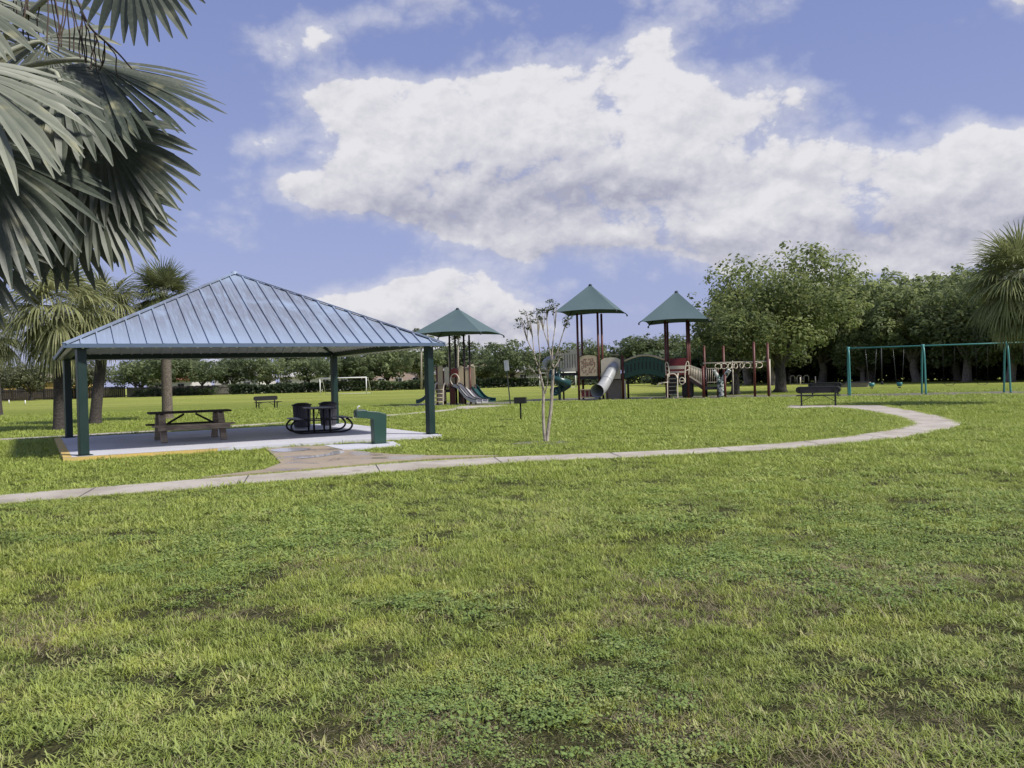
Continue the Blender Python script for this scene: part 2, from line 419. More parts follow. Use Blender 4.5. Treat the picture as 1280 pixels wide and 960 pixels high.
    c = t.mix(alpha, base, cl)
    bg = t.n('ShaderNodeBackground', i_Strength=.1); t.l(c, bg.inputs['Color'])
    o = t.n('ShaderNodeOutputWorld'); t.l(bg.outputs[0], o.inputs['Surface'])
make_world()
sc.world.cycles.sampling_method = 'NONE'

# ------------------------------------------------------------------ numpy value noise (for where things grow)
_lat = nrg.random((64, 64))
def vnoise(x, y, s):
    x = np.asarray(x) * s; y = np.asarray(y) * s
    i = np.floor(x).astype(int); j = np.floor(y).astype(int); u = x - i; v = y - j
    u = u * u * (3 - 2 * u); v = v * v * (3 - 2 * v)
    L = lambda a, b: _lat[a % 64, b % 64]
    return (L(i, j) * (1 - u) + L(i + 1, j) * u) * (1 - v) + (L(i, j + 1) * (1 - u) + L(i + 1, j + 1) * u) * v
def fb(x, y, s): return .55 * vnoise(x, y, s) + .3 * vnoise(x + 9, y + 4, s * 2.1) + .15 * vnoise(x + 3, y + 17, s * 4.3)

# ------------------------------------------------------------------ ground and paving
def lawn_mat():
    m, nt = nodes_of('lawn_ground'); t = NT(nt)
    g = t.n('ShaderNodeNewGeometry').outputs['Position']
    s = t.n('ShaderNodeSeparateXYZ'); t.l(g, s.inputs[0])
    big = t.noise(g, .09, 5, .6); mid = t.noise(g, .6, 5, .65); fine = t.noise(g, 9, 6, .7); vf = t.noise(g, 38, 3, .7)
    # across a long view the sward shows as thin stretched bands
    mp = t.n('ShaderNodeMapping'); mp.inputs['Scale'].default_value = (.03, .16, 1); t.l(g, mp.inputs['Vector'])
    band = t.noise(mp.outputs[0], 1.0, 5, .6)
    c = t.mix(t.ramp(fine, .3, .7), (.150, .200, .035), (.320, .385, .066))
    c = t.mix(t.math('MULTIPLY', t.ramp(mid, .45, .7), .5), c, (.105, .150, .038))
    c = t.mix(t.math('MULTIPLY', t.ramp(vf, .5, .8), .4), c, (.085, .115, .034))
    far = t.ramp(s.outputs['Y'], 52.0, 85.0)
    c2 = t.mix(t.ramp(band, .36, .64), (.265, .305, .062), (.385, .400, .095))
    c = t.mix(t.math('MULTIPLY', far, .85), c, c2)
    c = t.mix(t.math('MULTIPLY', t.ramp(big, .5, .75), .35), c, (.15, .20, .05))
    near = t.math('SUBTRACT', 1.0, t.ramp(s.outputs['Y'], 9.0, 24.0))
    soil = t.mix(t.ramp(fine, .35, .7), (.040, .034, .022), (.125, .098, .060))
    soil = t.mix(t.math('MULTIPLY', t.ramp(fine, .45, .6), .4), soil, (.075, .085, .034))
    c = t.mix(t.math('MULTIPLY', near, .85), c, soil)
    p = t.n('ShaderNodeBsdfPrincipled', i_Roughness=.95); t.l(c, p.inputs['Base Color']); p.inputs['Specular IOR Level'].default_value = .1
    bp = t.n('ShaderNodeBump', i_Strength=1.0, i_Distance=.09); t.l(t.math('ADD', fine, vf), bp.inputs['Height']); t.l(bp.outputs[0], p.inputs['Normal'])
    t.out(p.outputs[0]); return m
mb = MB()
mb.add([(-2500, -600, 0), (2500, -600, 0), (2500, 4000, 0), (-2500, 4000, 0)], [(0, 1, 2, 3)])
tag(mb.build('ground', lawn_mat()), kind='structure')

# main path: far (inner) edge and near (outer) edge, walked from left to the bench pad on the right
inner = [(-20.5, 5.5), (-13.1, 9.8), (-7.9, 12.85), (-5.79, 14.10), (-4.28, 14.9), (-2.31, 16.3), (-.04, 16.95), (2.56, 17.15), (5.2, 17.95), (7.56, 19.4), (9.19, 21.0),
         (10.1, 22.0), (10.9, 23.1), (11.6, 24.8), (12.45, 27.8), (12.95, 30.8), (13.3, 33.2), (13.2, 34.2), (11.5, 35.0)]
outer = [(-19.7, 4.3), (-12.3, 8.6), (-7.24, 11.7), (-5.26, 12.75), (-3.87, 13.45), (-1.99, 14.65), (-.04, 15.5), (2.41, 15.95), (5.4, 16.7), (8.0, 18.2), (9.3, 19.3),
         (10.75, 20.75), (11.8, 21.85), (12.6, 23.2), (13.2, 24.9), (13.95, 27.4), (14.6, 30.6), (15.6, 35.2), (12.5, 38.2)]
inner = resample(smooth_poly(inner[:-2]), 60) + [(13.2, 34.5), (11.5, 35.2)]
outer = resample(smooth_poly(outer[:-2]), 60) + [(15.7, 35.4), (12.6, 38.1)]
_i, _o = np.array(inner), np.array(outer); _c = (_i + _o) / 2; _k = np.array([.84] * 56 + [.92, .97, 1, 1, 1, 1])[:, None]
inner = [tuple(p) for p in _c + (_i - _c) * _k]; outer = [tuple(p) for p in _c + (_o - _c) * _k]
PATH = [np.array(inner), np.array(outer)]
def jitter_edge(P, a=.025):
    return [(p[0] + rng.uniform(-a, a), p[1] + rng.uniform(-a, a)) for p in P]
mb = MB(); mb.strip(jitter_edge(inner), jitter_edge(outer), .03)
path = tag(mb.build('path', M['path']), kind='structure')
# expansion joints: thin dark recess lines, 4 mm above the concrete
mj = MB()
for i in range(2, 58, 3):
    a, b = Vector((*inner[i], .034)), Vector((*outer[i], .034)); d = (b - a).normalized(); n = Vector((-d.y, d.x, 0)) * .008
    mj.add([a + n, b + n, b - n, a - n], [(0, 1, 2, 3)])
tag(mj.build('path_joints', M['darkgrey']), kind='structure')
# thin path behind the shelter
bp_c = resample(smooth_poly([(-22, 24.5), (-17.0, 27.6), (-14.96, 28.9), (-12.72, 30.57), (-9.76, 33.9), (-5.29, 39.25), (-3.38, 43.6), (-1.3, 49.3)]), 40)
L_, R_ = [], []
for i, p in enumerate(bp_c):
    q = Vector(bp_c[min(i + 1, 39)]) - Vector(bp_c[max(i - 1, 0)]); q.normalize()
    w = .55 + .12 * math.sin(i * 1.3) + (1.0 if i > 35 else 0)
    L_.append((p[0] - q.y * w, p[1] + q.x * w)); R_.append((p[0] + q.y * w, p[1] - q.x * w))
mb = MB(); mb.strip(L_, R_, .028); tag(mb.build('path', M['path']), kind='structure')
BPATH = [np.array(L_), np.array(R_)]
# stained apron between path and shelter slab
APRON = [(-6.05, 20.42), (-5.35, 18.6), (-4.62, 16.6), (-4.60, 15.4), (-5.35, 14.35), (-4.25, 14.97), (-2.29, 16.36), (-.3, 16.95), (-1.5, 17.25), (-2.6, 17.9), (-3.45, 18.9), (-3.95, 19.5), (-4.65, 20.9), (-5.25, 20.9)]
mb = MB(); mb.prism(jitter_edge(APRON, .02), 0.0, .045); tag(mb.build('paving', M['apron']), kind='structure')
PAD = [(-4.75, 20.92), (-3.95, 19.35), (-2.75, 20.35), (-3.1, 21.55)]
# puddles left by the fountain
wm, nt = nodes_of('shallow_water'); t = NT(nt)
p_ = t.n('ShaderNodeBsdfPrincipled', i_Roughness=.12); p_.inputs['Base Color'].default_value = (.45, .43, .41, 1); p_.inputs['Specular IOR Level'].default_value = 1.0  # pale base colour stands in for bright sky reflected in the water
t.out(p_.outputs[0])
def puddle(pts, z):
    q = smooth_poly(pts + [pts[0]], 3)[:-1]
    mb = MB(); mb.add([(p[0], p[1], z) for p in q], [tuple(range(len(q)))])
    tag(mb.build('puddle', wm), kind='structure')
puddle([(-5.85, 19.9), (-5.35, 19.1), (-4.9, 19.35), (-4.75, 19.9), (-5.1, 20.3), (-5.6, 20.35)], .05)
puddle([(-4.55, 17.55), (-4.35, 17.35), (-4.0, 17.75), (-3.72, 18.35), (-3.85, 19.1), (-4.15, 19.15), (-4.05, 18.5), (-4.3, 17.95)], .05)

# play surfaces (dark loose fill) inside low borders
def play_area(name, poly):
    mb = MB(); mb.prism(jitter_edge(smooth_poly(poly, 1), .05), 0.0, .012); tag(mb.build(name, M['mulch']), kind='structure')
    return np.array(poly)
def loc2w(o, rz, s, d): return (o[0] + s * math.cos(rz) - d * math.sin(rz), o[1] + s * math.sin(rz) + d * math.cos(rz))
PO = (4.6, 56.2); PYAW = R(-17)
MULCH = [play_area('play_surface', [loc2w(PO, PYAW, s, d) for s, d in ((-4.5, -1.9), (14.5, -2.2), (14.8, 4.5), (-4.5, 4.5))]),
         play_area('play_surface', [loc2w((-3.6, 52.8), PYAW, s, d) for s, d in ((-4, -1.6), (3.6, -1.6), (4, 4.5), (-4, 4.5))]),
         play_area('play_surface', [loc2w((20.0, 49.6), PYAW, s, d) for s, d in ((-1.5, -1.2), (14.5, -1.2), (14.5, 3.4), (-1.5, 3.4))])]

# ------------------------------------------------------------------ grass
def in_poly(x, y, P):
    c = np.zeros(len(x), bool); n = len(P)
    for i in range(n):
        x0, y0 = P[i]; x1, y1 = P[(i + 1) % n]
        k = (y0 > y) != (y1 > y)
        with np.errstate(divide='ignore', invalid='ignore'):
            c ^= k & (x < (x1 - x0) * (y - y0) / (y1 - y0 + 1e-12) + x0)
    return c
PC = (-8.2, 25.03); PYW = .522
SLAB = [loc2w(PC, PYW, s, d) for s, d in ((-4.78, -4.6), (4.45, -4.75), (4.7, 4.75), (-4.75, 4.3))]
def paved(x, y, grow=0.0):
    pi, po = PATH; bl, br = BPATH
    k = in_poly(x, y, np.r_[pi, po[::-1]]) | in_poly(x, y, np.r_[bl, br[::-1]])
    for P in (APRON, SLAB, PAD): k |= in_poly(x, y, P)
    return k
tuft_col = bpy.data.collections.new('tufts')       # sources of the scattered grass; not part of the scene itself
def grass_mat(name, base, tip, alt, straw):
    m, nt = nodes_of(name); t = NT(nt)
    at = t.n('ShaderNodeAttribute', attribute_name='tint').outputs['Fac']
    g = t.n('ShaderNodeNewGeometry').outputs['Position']; s = t.n('ShaderNodeSeparateXYZ'); t.l(g, s.inputs[0])
    oi = t.n('ShaderNodeObjectInfo').outputs['Random']
    big = t.noise(g, .32, 4, .6); mid = t.noise(g, 1.5, 4, .6)
    c = t.mix(at, base, tip)  # dark base to bright tip: shade and highlight put into blade colour
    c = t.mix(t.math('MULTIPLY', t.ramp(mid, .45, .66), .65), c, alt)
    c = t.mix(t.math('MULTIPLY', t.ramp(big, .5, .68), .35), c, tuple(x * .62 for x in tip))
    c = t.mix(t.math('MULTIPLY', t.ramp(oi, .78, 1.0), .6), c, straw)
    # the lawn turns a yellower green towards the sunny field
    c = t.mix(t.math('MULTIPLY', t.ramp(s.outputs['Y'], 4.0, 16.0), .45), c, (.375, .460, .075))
    d = t.n('ShaderNodeBsdfPrincipled', i_Roughness=.5); t.l(c, d.inputs['Base Color']); d.inputs['Specular IOR Level'].default_value = .35
    tr = t.n('ShaderNodeBsdfTranslucent'); t.l(c, tr.inputs['Color'])
    mx = t.n('ShaderNodeMixShader', i_0=.3); t.l(d.outputs[0], mx.inputs[1]); t.l(tr.outputs[0], mx.inputs[2])
    t.out(mx.outputs[0]); return m
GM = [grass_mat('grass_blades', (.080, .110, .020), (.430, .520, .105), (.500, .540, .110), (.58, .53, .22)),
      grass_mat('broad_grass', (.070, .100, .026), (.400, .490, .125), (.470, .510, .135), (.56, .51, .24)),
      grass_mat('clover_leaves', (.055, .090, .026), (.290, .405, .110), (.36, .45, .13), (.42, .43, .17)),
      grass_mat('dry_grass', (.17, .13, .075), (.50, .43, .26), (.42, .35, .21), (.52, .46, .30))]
def tuft(kind, seed):
    r = random.Random(seed); V = []; F = []; T = []
    def blade(x, y, L, w, az, lean, curl):
        d = Vector((math.cos(az), math.sin(az), 0)); sdv = Vector((-d.y, d.x, 0))
        o = len(V); p = Vector((x, y, 0)); a = lean
        for k in range(4):
            ww = w * (1, .95, .65, .04)[k] * .5
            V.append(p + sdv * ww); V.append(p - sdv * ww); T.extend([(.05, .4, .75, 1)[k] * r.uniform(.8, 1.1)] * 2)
            p = p + (d * math.sin(a) + Vector((0, 0, math.cos(a)))) * L / 3; a += curl
        for k in range(3): F.append((o + 2 * k, o + 2 * k + 1, o + 2 * k + 3, o + 2 * k + 2))
    if kind == 0:
        for _ in range(30):
            blade(r.gauss(0, .05), r.gauss(0, .05), r.uniform(.03, .075), r.uniform(.0035, .006), r.uniform(0, 6.28), r.uniform(.2, 1.15), r.uniform(.05, .45))
    elif kind == 1:
        for _ in range(24):
            blade(r.gauss(0, .055), r.gauss(0, .055), r.uniform(.04, .08), r.uniform(.007, .012), r.uniform(0, 6.28), r.uniform(.6, 1.4), r.uniform(.05, .35))
    elif kind == 2:
        for _ in range(34):
            x, y = r.gauss(0, .06), r.gauss(0, .06); h = r.uniform(.012, .045); a = r.uniform(0, 6.28); s_ = r.uniform(.008, .016)
            u = Vector((math.cos(a), math.sin(a), r.uniform(-.5, .5))) * s_; v = Vector((-math.sin(a), math.cos(a), r.uniform(-.5, .5))) * s_ * .7
            c = Vector((x, y, h)); o = len(V)
            V.extend([c - u, c + v, c + u, c - v]); F.append((o, o + 1, o + 2, o + 3)); T.extend([.35, .7, 1.0 * r.uniform(.7, 1), .7])
    else:
        for _ in range(22):
            blade(r.gauss(0, .07), r.gauss(0, .07), r.uniform(.04, .1), r.uniform(.002, .004), r.uniform(0, 6.28), r.uniform(.9, 1.5), r.uniform(-.05, .15))
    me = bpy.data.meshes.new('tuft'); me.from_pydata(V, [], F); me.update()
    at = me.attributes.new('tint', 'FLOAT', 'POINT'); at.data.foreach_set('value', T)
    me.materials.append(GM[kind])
    o = bpy.data.objects.new('tuft_%02d' % (kind * 3 + seed % 3), me); tuft_col.objects.link(o)
for k in range(4):
    for s_ in range(3): tuft(k, k * 30 + s_)

def scatter():
    X, Y, S, K = [], [], [], []
    for (y0, y1, dens, sc0) in ((2.4, 5, 560, .64), (5, 8, 400, .76), (8, 12, 230, .95), (12, 18, 105, 1.2), (18, 27, 58, 1.4), (27, 40, 24, 1.75), (40, 56, 10, 2.1)):
        hw = y1 * .66 + 1.5
        n = int((y1 - y0) * 2 * hw * dens)
        y = nrg.uniform(y0, y1, n); x = nrg.uniform(-hw, hw, n)
        keep = (np.abs(x) < y * .66 + 1.2)
        bare = fb(x, y, .55); keep &= ~((bare < .30) & (nrg.random(n) < .4))
        fine = vnoise(x + 50, y, 2.4); keep &= ~((fine < .30) & (nrg.random(n) < .7))
        keep &= ~paved(x, y)
        for P in MULCH: keep &= ~(in_poly(x, y, P) & (nrg.random(n) < .93))
        x, y = x[keep], y[keep]; n = len(x)
        clov = fb(x + 20, y + 7, .45); dry = fb(x + 40, y + 31, .7); br = fb(x + 70, y + 3, .3); r_ = nrg.random(n)
        k = np.where(br > .44, 1, 0)
        k = np.where(r_ < .25, 1 - k, k)
        nearw = np.clip((14 - y) / 8, 0, 1)
        k = np.where((clov > .55) & (nrg.random(n) < .55 * nearw * np.clip((clov - .52) / .1, .3, 1)), 2, k)
        k = np.where((dry > .58 - .10 * np.clip((1 - x) / 3, 0, 1) * np.clip((8 - y) / 4, 0, 1)) & (nrg.random(n) < .45 * nearw), 3, k)
        k = np.where(nrg.random(n) < .035, 3, k)
        s_ = sc0 * nrg.uniform(.7, 1.25, n) * (.62 + .8 * fb(x + 11, y + 90, .9)) * np.where(nrg.random(n) < .08, 1.5, 1.0)
        X.append(x); Y.append(y); S.append(s_); K.append(k * 3 + nrg.integers(0, 3, n))
    # ragged fringe leaning over the paving edges
    for E_, w_, n_ in ((PATH[0], .07, 5200), (PATH[1], .07, 5200), (np.array(APRON + APRON[:1]), .10, 700), (np.array(SLAB + SLAB[:1]), .05, 900), (np.array(PAD + PAD[:1]), .06, 200), (BPATH[0], .16, 900), (BPATH[1], .16, 900)):
        Q = np.array(resample([tuple(p) for p in E_], 900)); i_ = nrg.integers(0, 900, n_)
        x = Q[i_, 0] + nrg.normal(0, w_, n_); y = Q[i_, 1] + nrg.normal(0, w_, n_); keep = (np.abs(x) < y * .66 + 1.2) & (fb(x, y, .8) > .36)
        if E_ is not BPATH[0] and len(Q) and w_ == .05: keep &= ~in_poly(x, y, SLAB)
        x, y = x[keep], y[keep]; n = len(x); X.append(x); Y.append(y); S.append((.75 + y * .02) * nrg.uniform(.6, 1.1, n)); K.append(nrg.integers(0, 6, n))
    x = np.concatenate(X); y = np.concatenate(Y); s_ = np.concatenate(S); k = np.concatenate(K); n = len(x)
    me = bpy.data.meshes.new('grass'); me.vertices.add(n)
    co = np.zeros((n, 3), np.float32); co[:, 0] = x; co[:, 1] = y; me.vertices.foreach_set('co', co.ravel())
    for nm, ty, v in (('sz', 'FLOAT', s_), ('kind', 'INT', k), ('turn', 'FLOAT', nrg.uniform(0, 6.28, n))):
        a = me.attributes.new(nm, ty, 'POINT'); a.data.foreach_set('value', v.astype(np.float32 if ty == 'FLOAT' else np.int32))
    me.update()
    o = bpy.data.objects.new('grass', me); col.objects.link(o); tag(o, 'short lawn grass with clover, weeds and dry patches', 'grass', kind='stuff')
    ng = bpy.data.node_groups.new('grass_scatter', 'GeometryNodeTree')
    ng.interface.new_socket('Geometry', in_out='INPUT', socket_type='NodeSocketGeometry')
    ng.interface.new_socket('Geometry', in_out='OUTPUT', socket_type='NodeSocketGeometry')
    N = ng.nodes.new; L = ng.links.new
    gi = N('NodeGroupInput'); go = N('NodeGroupOutput')
    ci = N('GeometryNodeCollectionInfo'); ci.inputs['Collection'].default_value = tuft_col
    ci.inputs['Separate Children'].default_value = True; ci.inputs['Reset Children'].default_value = True
    ip = N('GeometryNodeInstanceOnPoints'); ip.inputs['Pick Instance'].default_value = True
    def attr(nm, ty):
        a = N('GeometryNodeInputNamedAttribute'); a.data_type = ty; a.inputs['Name'].default_value = nm; return a.outputs['Attribute']
    cx = N('ShaderNodeCombineXYZ'); L(attr('turn', 'FLOAT'), cx.inputs['Z'])
    L(gi.outputs[0], ip.inputs['Points']); L(ci.outputs[0], ip.inputs['Instance']); L(attr('kind', 'INT'), ip.inputs['Instance Index'])
    L(cx.outputs[0], ip.inputs['Rotation']); L(attr('sz', 'FLOAT'), ip.inputs['Scale'])
    L(ip.outputs[0], go.inputs[0])
    md = o.modifiers.new('scatter', 'NODES'); md.node_group = ng
    print('grass tufts', n)
scatter()
# ------------------------------------------------------------------ picnic shelter
mb = MB(); mb.prism([(-4.78, -4.6), (4.45, -4.75), (4.7, 4.75), (-4.75, 4.3)], -.15, .09)
slab = empty('concrete_slab', (PC[0], PC[1], 0), PYW)
tag(slab, kind='structure')
mb.build('slab', M['slab'], slab)
ye = MB()
ye.add([(-4.779, -4.6, .094), (-4.60, -4.6, .094), (-4.57, 4.3, .094), (-4.749, 4.3, .094)], [(0, 1, 2, 3)])
ye.add([(-4.784, -4.602, .092), (-4.754, 4.3, .092), (-4.754, 4.3, 0), (-4.784, -4.602, 0)], [(0, 1, 2, 3)])
ye.add([(-4.598, -4.6, .094), (-1.2, -4.652, .094), (-1.2, -4.60, .094), (-4.598, -4.535, .094)], [(0, 1, 2, 3)])
ye.add([(-4.78, -4.606, .0), (-.9, -4.662, .0), (-.9, -4.662, .088), (-4.78, -4.606, .088)], [(0, 1, 2, 3)])
ye.build('edge_paint', M['yellow'], slab)
fp = MB(); fp.prism(PAD, 0, .055); tag(fp.build('concrete_pad', M['slab']), kind='structure')

def pavilion():
    t = empty('picnic_shelter', (PC[0], PC[1], 0), PYW)
    tag(t, 'open picnic shelter with blue hipped standing-seam metal roof on dark green posts', 'shelter')
    a, b, ov = 4.346, 4.24, .345
    A, B = a + ov, b + ov; ze, za, zb = 2.60, 4.93, 2.56
    rf = MB()
    cs = [(-A, -B), (A, -B), (A, B), (-A, B)]
    for i in range(4):
        p, q = cs[i], cs[(i + 1) % 4]
        P_, Q_ = Vector((*p, ze)), Vector((*q, ze)); ap = Vector((0, 0, za))
        rf.add([P_, Q_, ap], [(0, 1, 2)])
        e = (Q_ - P_); L = e.length; e.normalize(); mid = (P_ + Q_) / 2; slope = ap - mid
        nrm = e.cross(slope).normalized()
        n = int(L / .345); st = L / n
        for k in range(1, n):
            x = k * st - L / 2
            f = 1 - abs(x) / (L / 2)
            s0 = mid + e * x; s1 = s0 + slope * f
            rf.bar(s0 + nrm * .018 + slope * .002, s1 + nrm * .018, .035, .045, up=nrm)
    roof = rf.build('roof', M['roof'], t)
    hc = MB()
    for p in cs:
        P_ = Vector((*p, ze)); ap = Vector((0, 0, za))
        hc.bar(P_ + Vector((0, 0, .035)), ap + Vector((0, 0, .035)), .13, .035)
    hc.lathe([(.0, .10), (.09, .06), (.12, -.02)], 8, (0, 0, za))
    hc.build('hip_cap', M['roof'], roof)
    us = MB()
    for i in range(4):
        p, q = cs[i], cs[(i + 1) % 4]
        k = .985
        us.add([(q[0] * k, q[1] * k, ze - .045), (p[0] * k, p[1] * k, ze - .045), (0, 0, za - .06)], [(0, 1, 2)])
        P_, Q_ = Vector((p[0] * k, p[1] * k, ze - .06)), Vector((q[0] * k, q[1] * k, ze - .06)); e = (Q_ - P_); L = e.length; e.normalize()
        mid = (P_ + Q_) / 2; sl = Vector((0, 0, za - .075)) - mid
        n = int(L / .3)
        for j in range(1, n):
            x = j * L / n - L / 2; f = 1 - abs(x) / (L / 2)
            us.bar(mid + e * x, mid + e * x + sl * f, .05, .03)
    us.build('ceiling_panel', M['underside'], t)
    for i in range(4):
        p, q = cs[i], cs[(i + 1) % 4]
        d = (Vector(q) - Vector(p)).normalized()
        f = MB(); f.bar((p[0] - d.x * .02, p[1] - d.y * .02, ze - .01), (q[0] + d.x * .02 - d.x * .05, q[1] + d.y * .02 - d.y * .05, ze - .01), .035, .09)
        f.build('fascia', M['trim'], t)
    ps = [(-a, -b), (a, -b), (a, b), (-a, b)]
    for i, p in enumerate(ps):
        po = MB(); m_ = Matrix.Rotation(R(12), 3, 'Z')
        po.box((p[0], p[1], (zb + .09) / 2 + .02), (.2, .2, zb - .09), m_)
        o = po.build('post', M['green'], t, bevel=.012)
        bpm = MB(); bpm.box((p[0], p[1], .1), (.32, .32, .02), m_); bpm.build('base_plate', M['green'], o)
    for i in range(4):
        p, q = Vector((*ps[i], zb + .08)), Vector((*ps[(i + 1) % 4], zb + .08)); d = (q - p).normalized()
        bm_ = MB()
        bm_.bar(p + d * .1, q - d * .1, .16, .16)
        bm_.build('beam', M['green'], t)
    for p in ps:
        r = MB(); P_ = Vector((p[0], p[1], zb + .16)); r.bar(P_, (0, 0, za - .22), .1, .18); r.build('rafter', M['green'], t)
    for s in (-1, 1):
        for dd in (.33, .66):
            z = ze + (za - ze) * dd - .17
            pl = MB(); w = A * (1 - dd); v = B * (1 - dd)
            pl.bar((-w, s * v, z), (w, s * v, z), .06, .1); pl.bar((s * w, -v, z), (s * w, v, z), .06, .1); pl.build('purlin', M['green'], t)
    return t
pavilion()

# ------------------------------------------------------------------ wooden picnic table
def wood_table():
    t = empty('picnic_table', (-9.18, 23.8, .09), PYW)
    tag(t, 'weathered wooden picnic table with crossed legs and attached benches under the shelter', 'picnic table')
    L = 2.15
    tp = MB()
    for k in range(5): tp.box((0, -.32 + k * .16, .80), (L, .145, .055))
    for x in (-.78, .78): tp.box((x, 0, .757), (.09, .74, .04))
    tp.build('tabletop', M['wood_dark'], t, bevel=.004)
    for s in (-1, 1):
        b = MB()
        for k in range(2): b.box((0, s * (.70 + k * .16 - .08), .45), (L, .145, .045))
        if s < 0: b.box((0, -.815, .395), (1.9, .04, .135))
        b.build('bench', M['wood'] if s < 0 else M['wood_dark'], t, bevel=.004)
    for x in (-.78, .78):
        for s in (-1, 1):
            l = MB(); l.bar((x, s * .30, .75), (x, s * .72, 0), .10, .17, up=(1, 0, 0)); l.build('leg', M['wood'], t, bevel=.004)
        c = MB(); c.box((x + .07, 0, .40), (.05, 1.58, .14)); c.build('cross_rail', M['wood'], t, bevel=.004)
        d = MB(); d.bar((x * .92, 0, .42), (x * .2, 0, .74), .09, .05); d.build('brace', M['wood_dark'], t)
wood_table()

# ------------------------------------------------------------------ metal picnic table
def metal_table():
    t = empty('picnic_table', (-5.95, 25.7, .09), R(112))
    tag(t, 'black metal picnic table with curved tube legs in front of two bins', 'picnic table')
    L = 1.75
    tp = MB()
    tp.box((0, 0, .76), (L, .76, .012))
    loop = [(-L / 2, -.38, .755), (L / 2, -.38, .755), (L / 2, .38, .755), (-L / 2, .38, .755), (-L / 2, -.38, .755)]
    tp.tube(smooth_poly(loop, 1), .02, 8, cap=False)
    for k in range(-3, 4): tp.box((0, k * .1, .768), (L - .05, .03, .006))
    tp.build('tabletop', M['tabletop'], t)
    for s in (-1, 1):
        b = MB(); b.box((0, s * .72, .45), (L, .26, .012)); b.tube([(-L / 2, s * .85, .445), (L / 2, s * .85, .445)], .018); b.tube([(-L / 2, s * .59, .445), (L / 2, s * .59, .445)], .018)
        for k in (-1, 0, 1): b.box((0, s * .72 + k * .08, .458), (L - .04, .03, .006))
        b.build('bench', M['tabletop'], t)
    for x in (-.55, .55):
        f = MB()
        pts = [(x, -.72, .43), (x, -.80, .40), (x, -.92, .26), (x, -.88, .12), (x, -.70, .03), (x, -.3, .025), (x, .3, .025), (x, .70, .03), (x, .88, .12), (x, .92, .26), (x, .80, .40), (x, .72, .43)]
        f.tube(smooth_poly(pts, 2), .03, 8)
        f.build('frame', M['black'], t)
        for s in (-1, 1):
            l = MB(); l.tube([(x, s * .24, .03), (x, s * .24, .75)], .03); l.build('leg', M['black'], t)
        c = MB(); c.tube([(x, -.5, .40), (x, .5, .40)], .018); c.build('cross_rail', M['black'], t)
    d = MB(); d.tube([(-.55, 0, .40), (.2, 0, .74)], .012); d.tube([(.55, 0, .40), (-.2, 0, .74)], .012); d.build('brace', M['black'], t)
metal_table()

# ------------------------------------------------------------------ litter bins
def bin_():
    t = empty('litter_bin', (0, 0, .09))
    tag(t, None, 'bin', 'bins under the shelter')
    b = MB(); b.lathe([(.0, .03), (.25, .03), (.28, .78), (.26, .78)], 24); b.build('drum', M['bin'], t)
    sl = MB()
    for k in range(26):
        a = 2 * PI * k / 26
        sl.bar((.262 * math.cos(a), .262 * math.sin(a), .05), (.297 * math.cos(a), .297 * math.sin(a), .78), .035, .012, up=(math.cos(a), math.sin(a), 0))
    sl.build('slat', M['bin'], t)['kind'] = 'stuff'
    r = MB(); r.tube([(.315 * math.cos(2 * PI * k / 24), .315 * math.sin(2 * PI * k / 24), .79) for k in range(25)], .026, 6, cap=False); r.build('rim', M['black'], t)
    l = MB(); l.lathe([(.28, .80), (.24, .84), (.15, .86)], 24); l.build('lid', M['black'], t)
    return t
b1 = bin_(); b1.location = (-7.15, 28.4, .09); b1['label'] = 'dark slatted bin behind the left seat of the metal picnic table'
b2 = copy_tree(b1); b2.location = (-6.50, 29.5, .09); b2['label'] = 'dark slatted bin beside the far right shelter post'

# ------------------------------------------------------------------ drinking fountain
def fountain():
    t = empty('drinking_fountain', (-3.38, 21.0, .05), PYW - R(4))
    tag(t, 'green angular drinking fountain on a wet pad at the corner of the shelter', 'drinking fountain')
    k = 1.17
    prof = [(.13, 0), (.155, .73), (-.02, .80), (-.26, .83), (-.28, .855), (-.50, .855), (-.50, .67), (-.30, .655), (-.14, .61), (-.13, 0)]
    b = MB(); b.slab_xz([(x * k, z) for x, z in prof], -.15, .15)
    o = b.build('body', M['green_light'], t, bevel=.012)
    c = MB(); c.lathe([(.0, .872), (.10, .872), (.12, .858)], 20, (-.46, 0, 0)); c.build('basin', M['steel'], t)
    s = MB(); s.tube([(-.50, .05, .87), (-.50, .05, .93), (-.47, .05, .955), (-.44, .05, .945)], .016); s.build('spout', M['white'], t)
    h = MB(); h.lathe([(0, .02), (.03, .018), (.03, 0)], 12, (0, 0, 0)); o2 = h.build('push_button', M['steel'], t); o2.location = (-.59, 0, .76); o2.rotation_euler = (0, -PI / 2, 0)
    f = MB(); f.box((0, 0, .006), (.46, .42, .012)); f.build('base_plate', M['green_light'], t)
fountain()

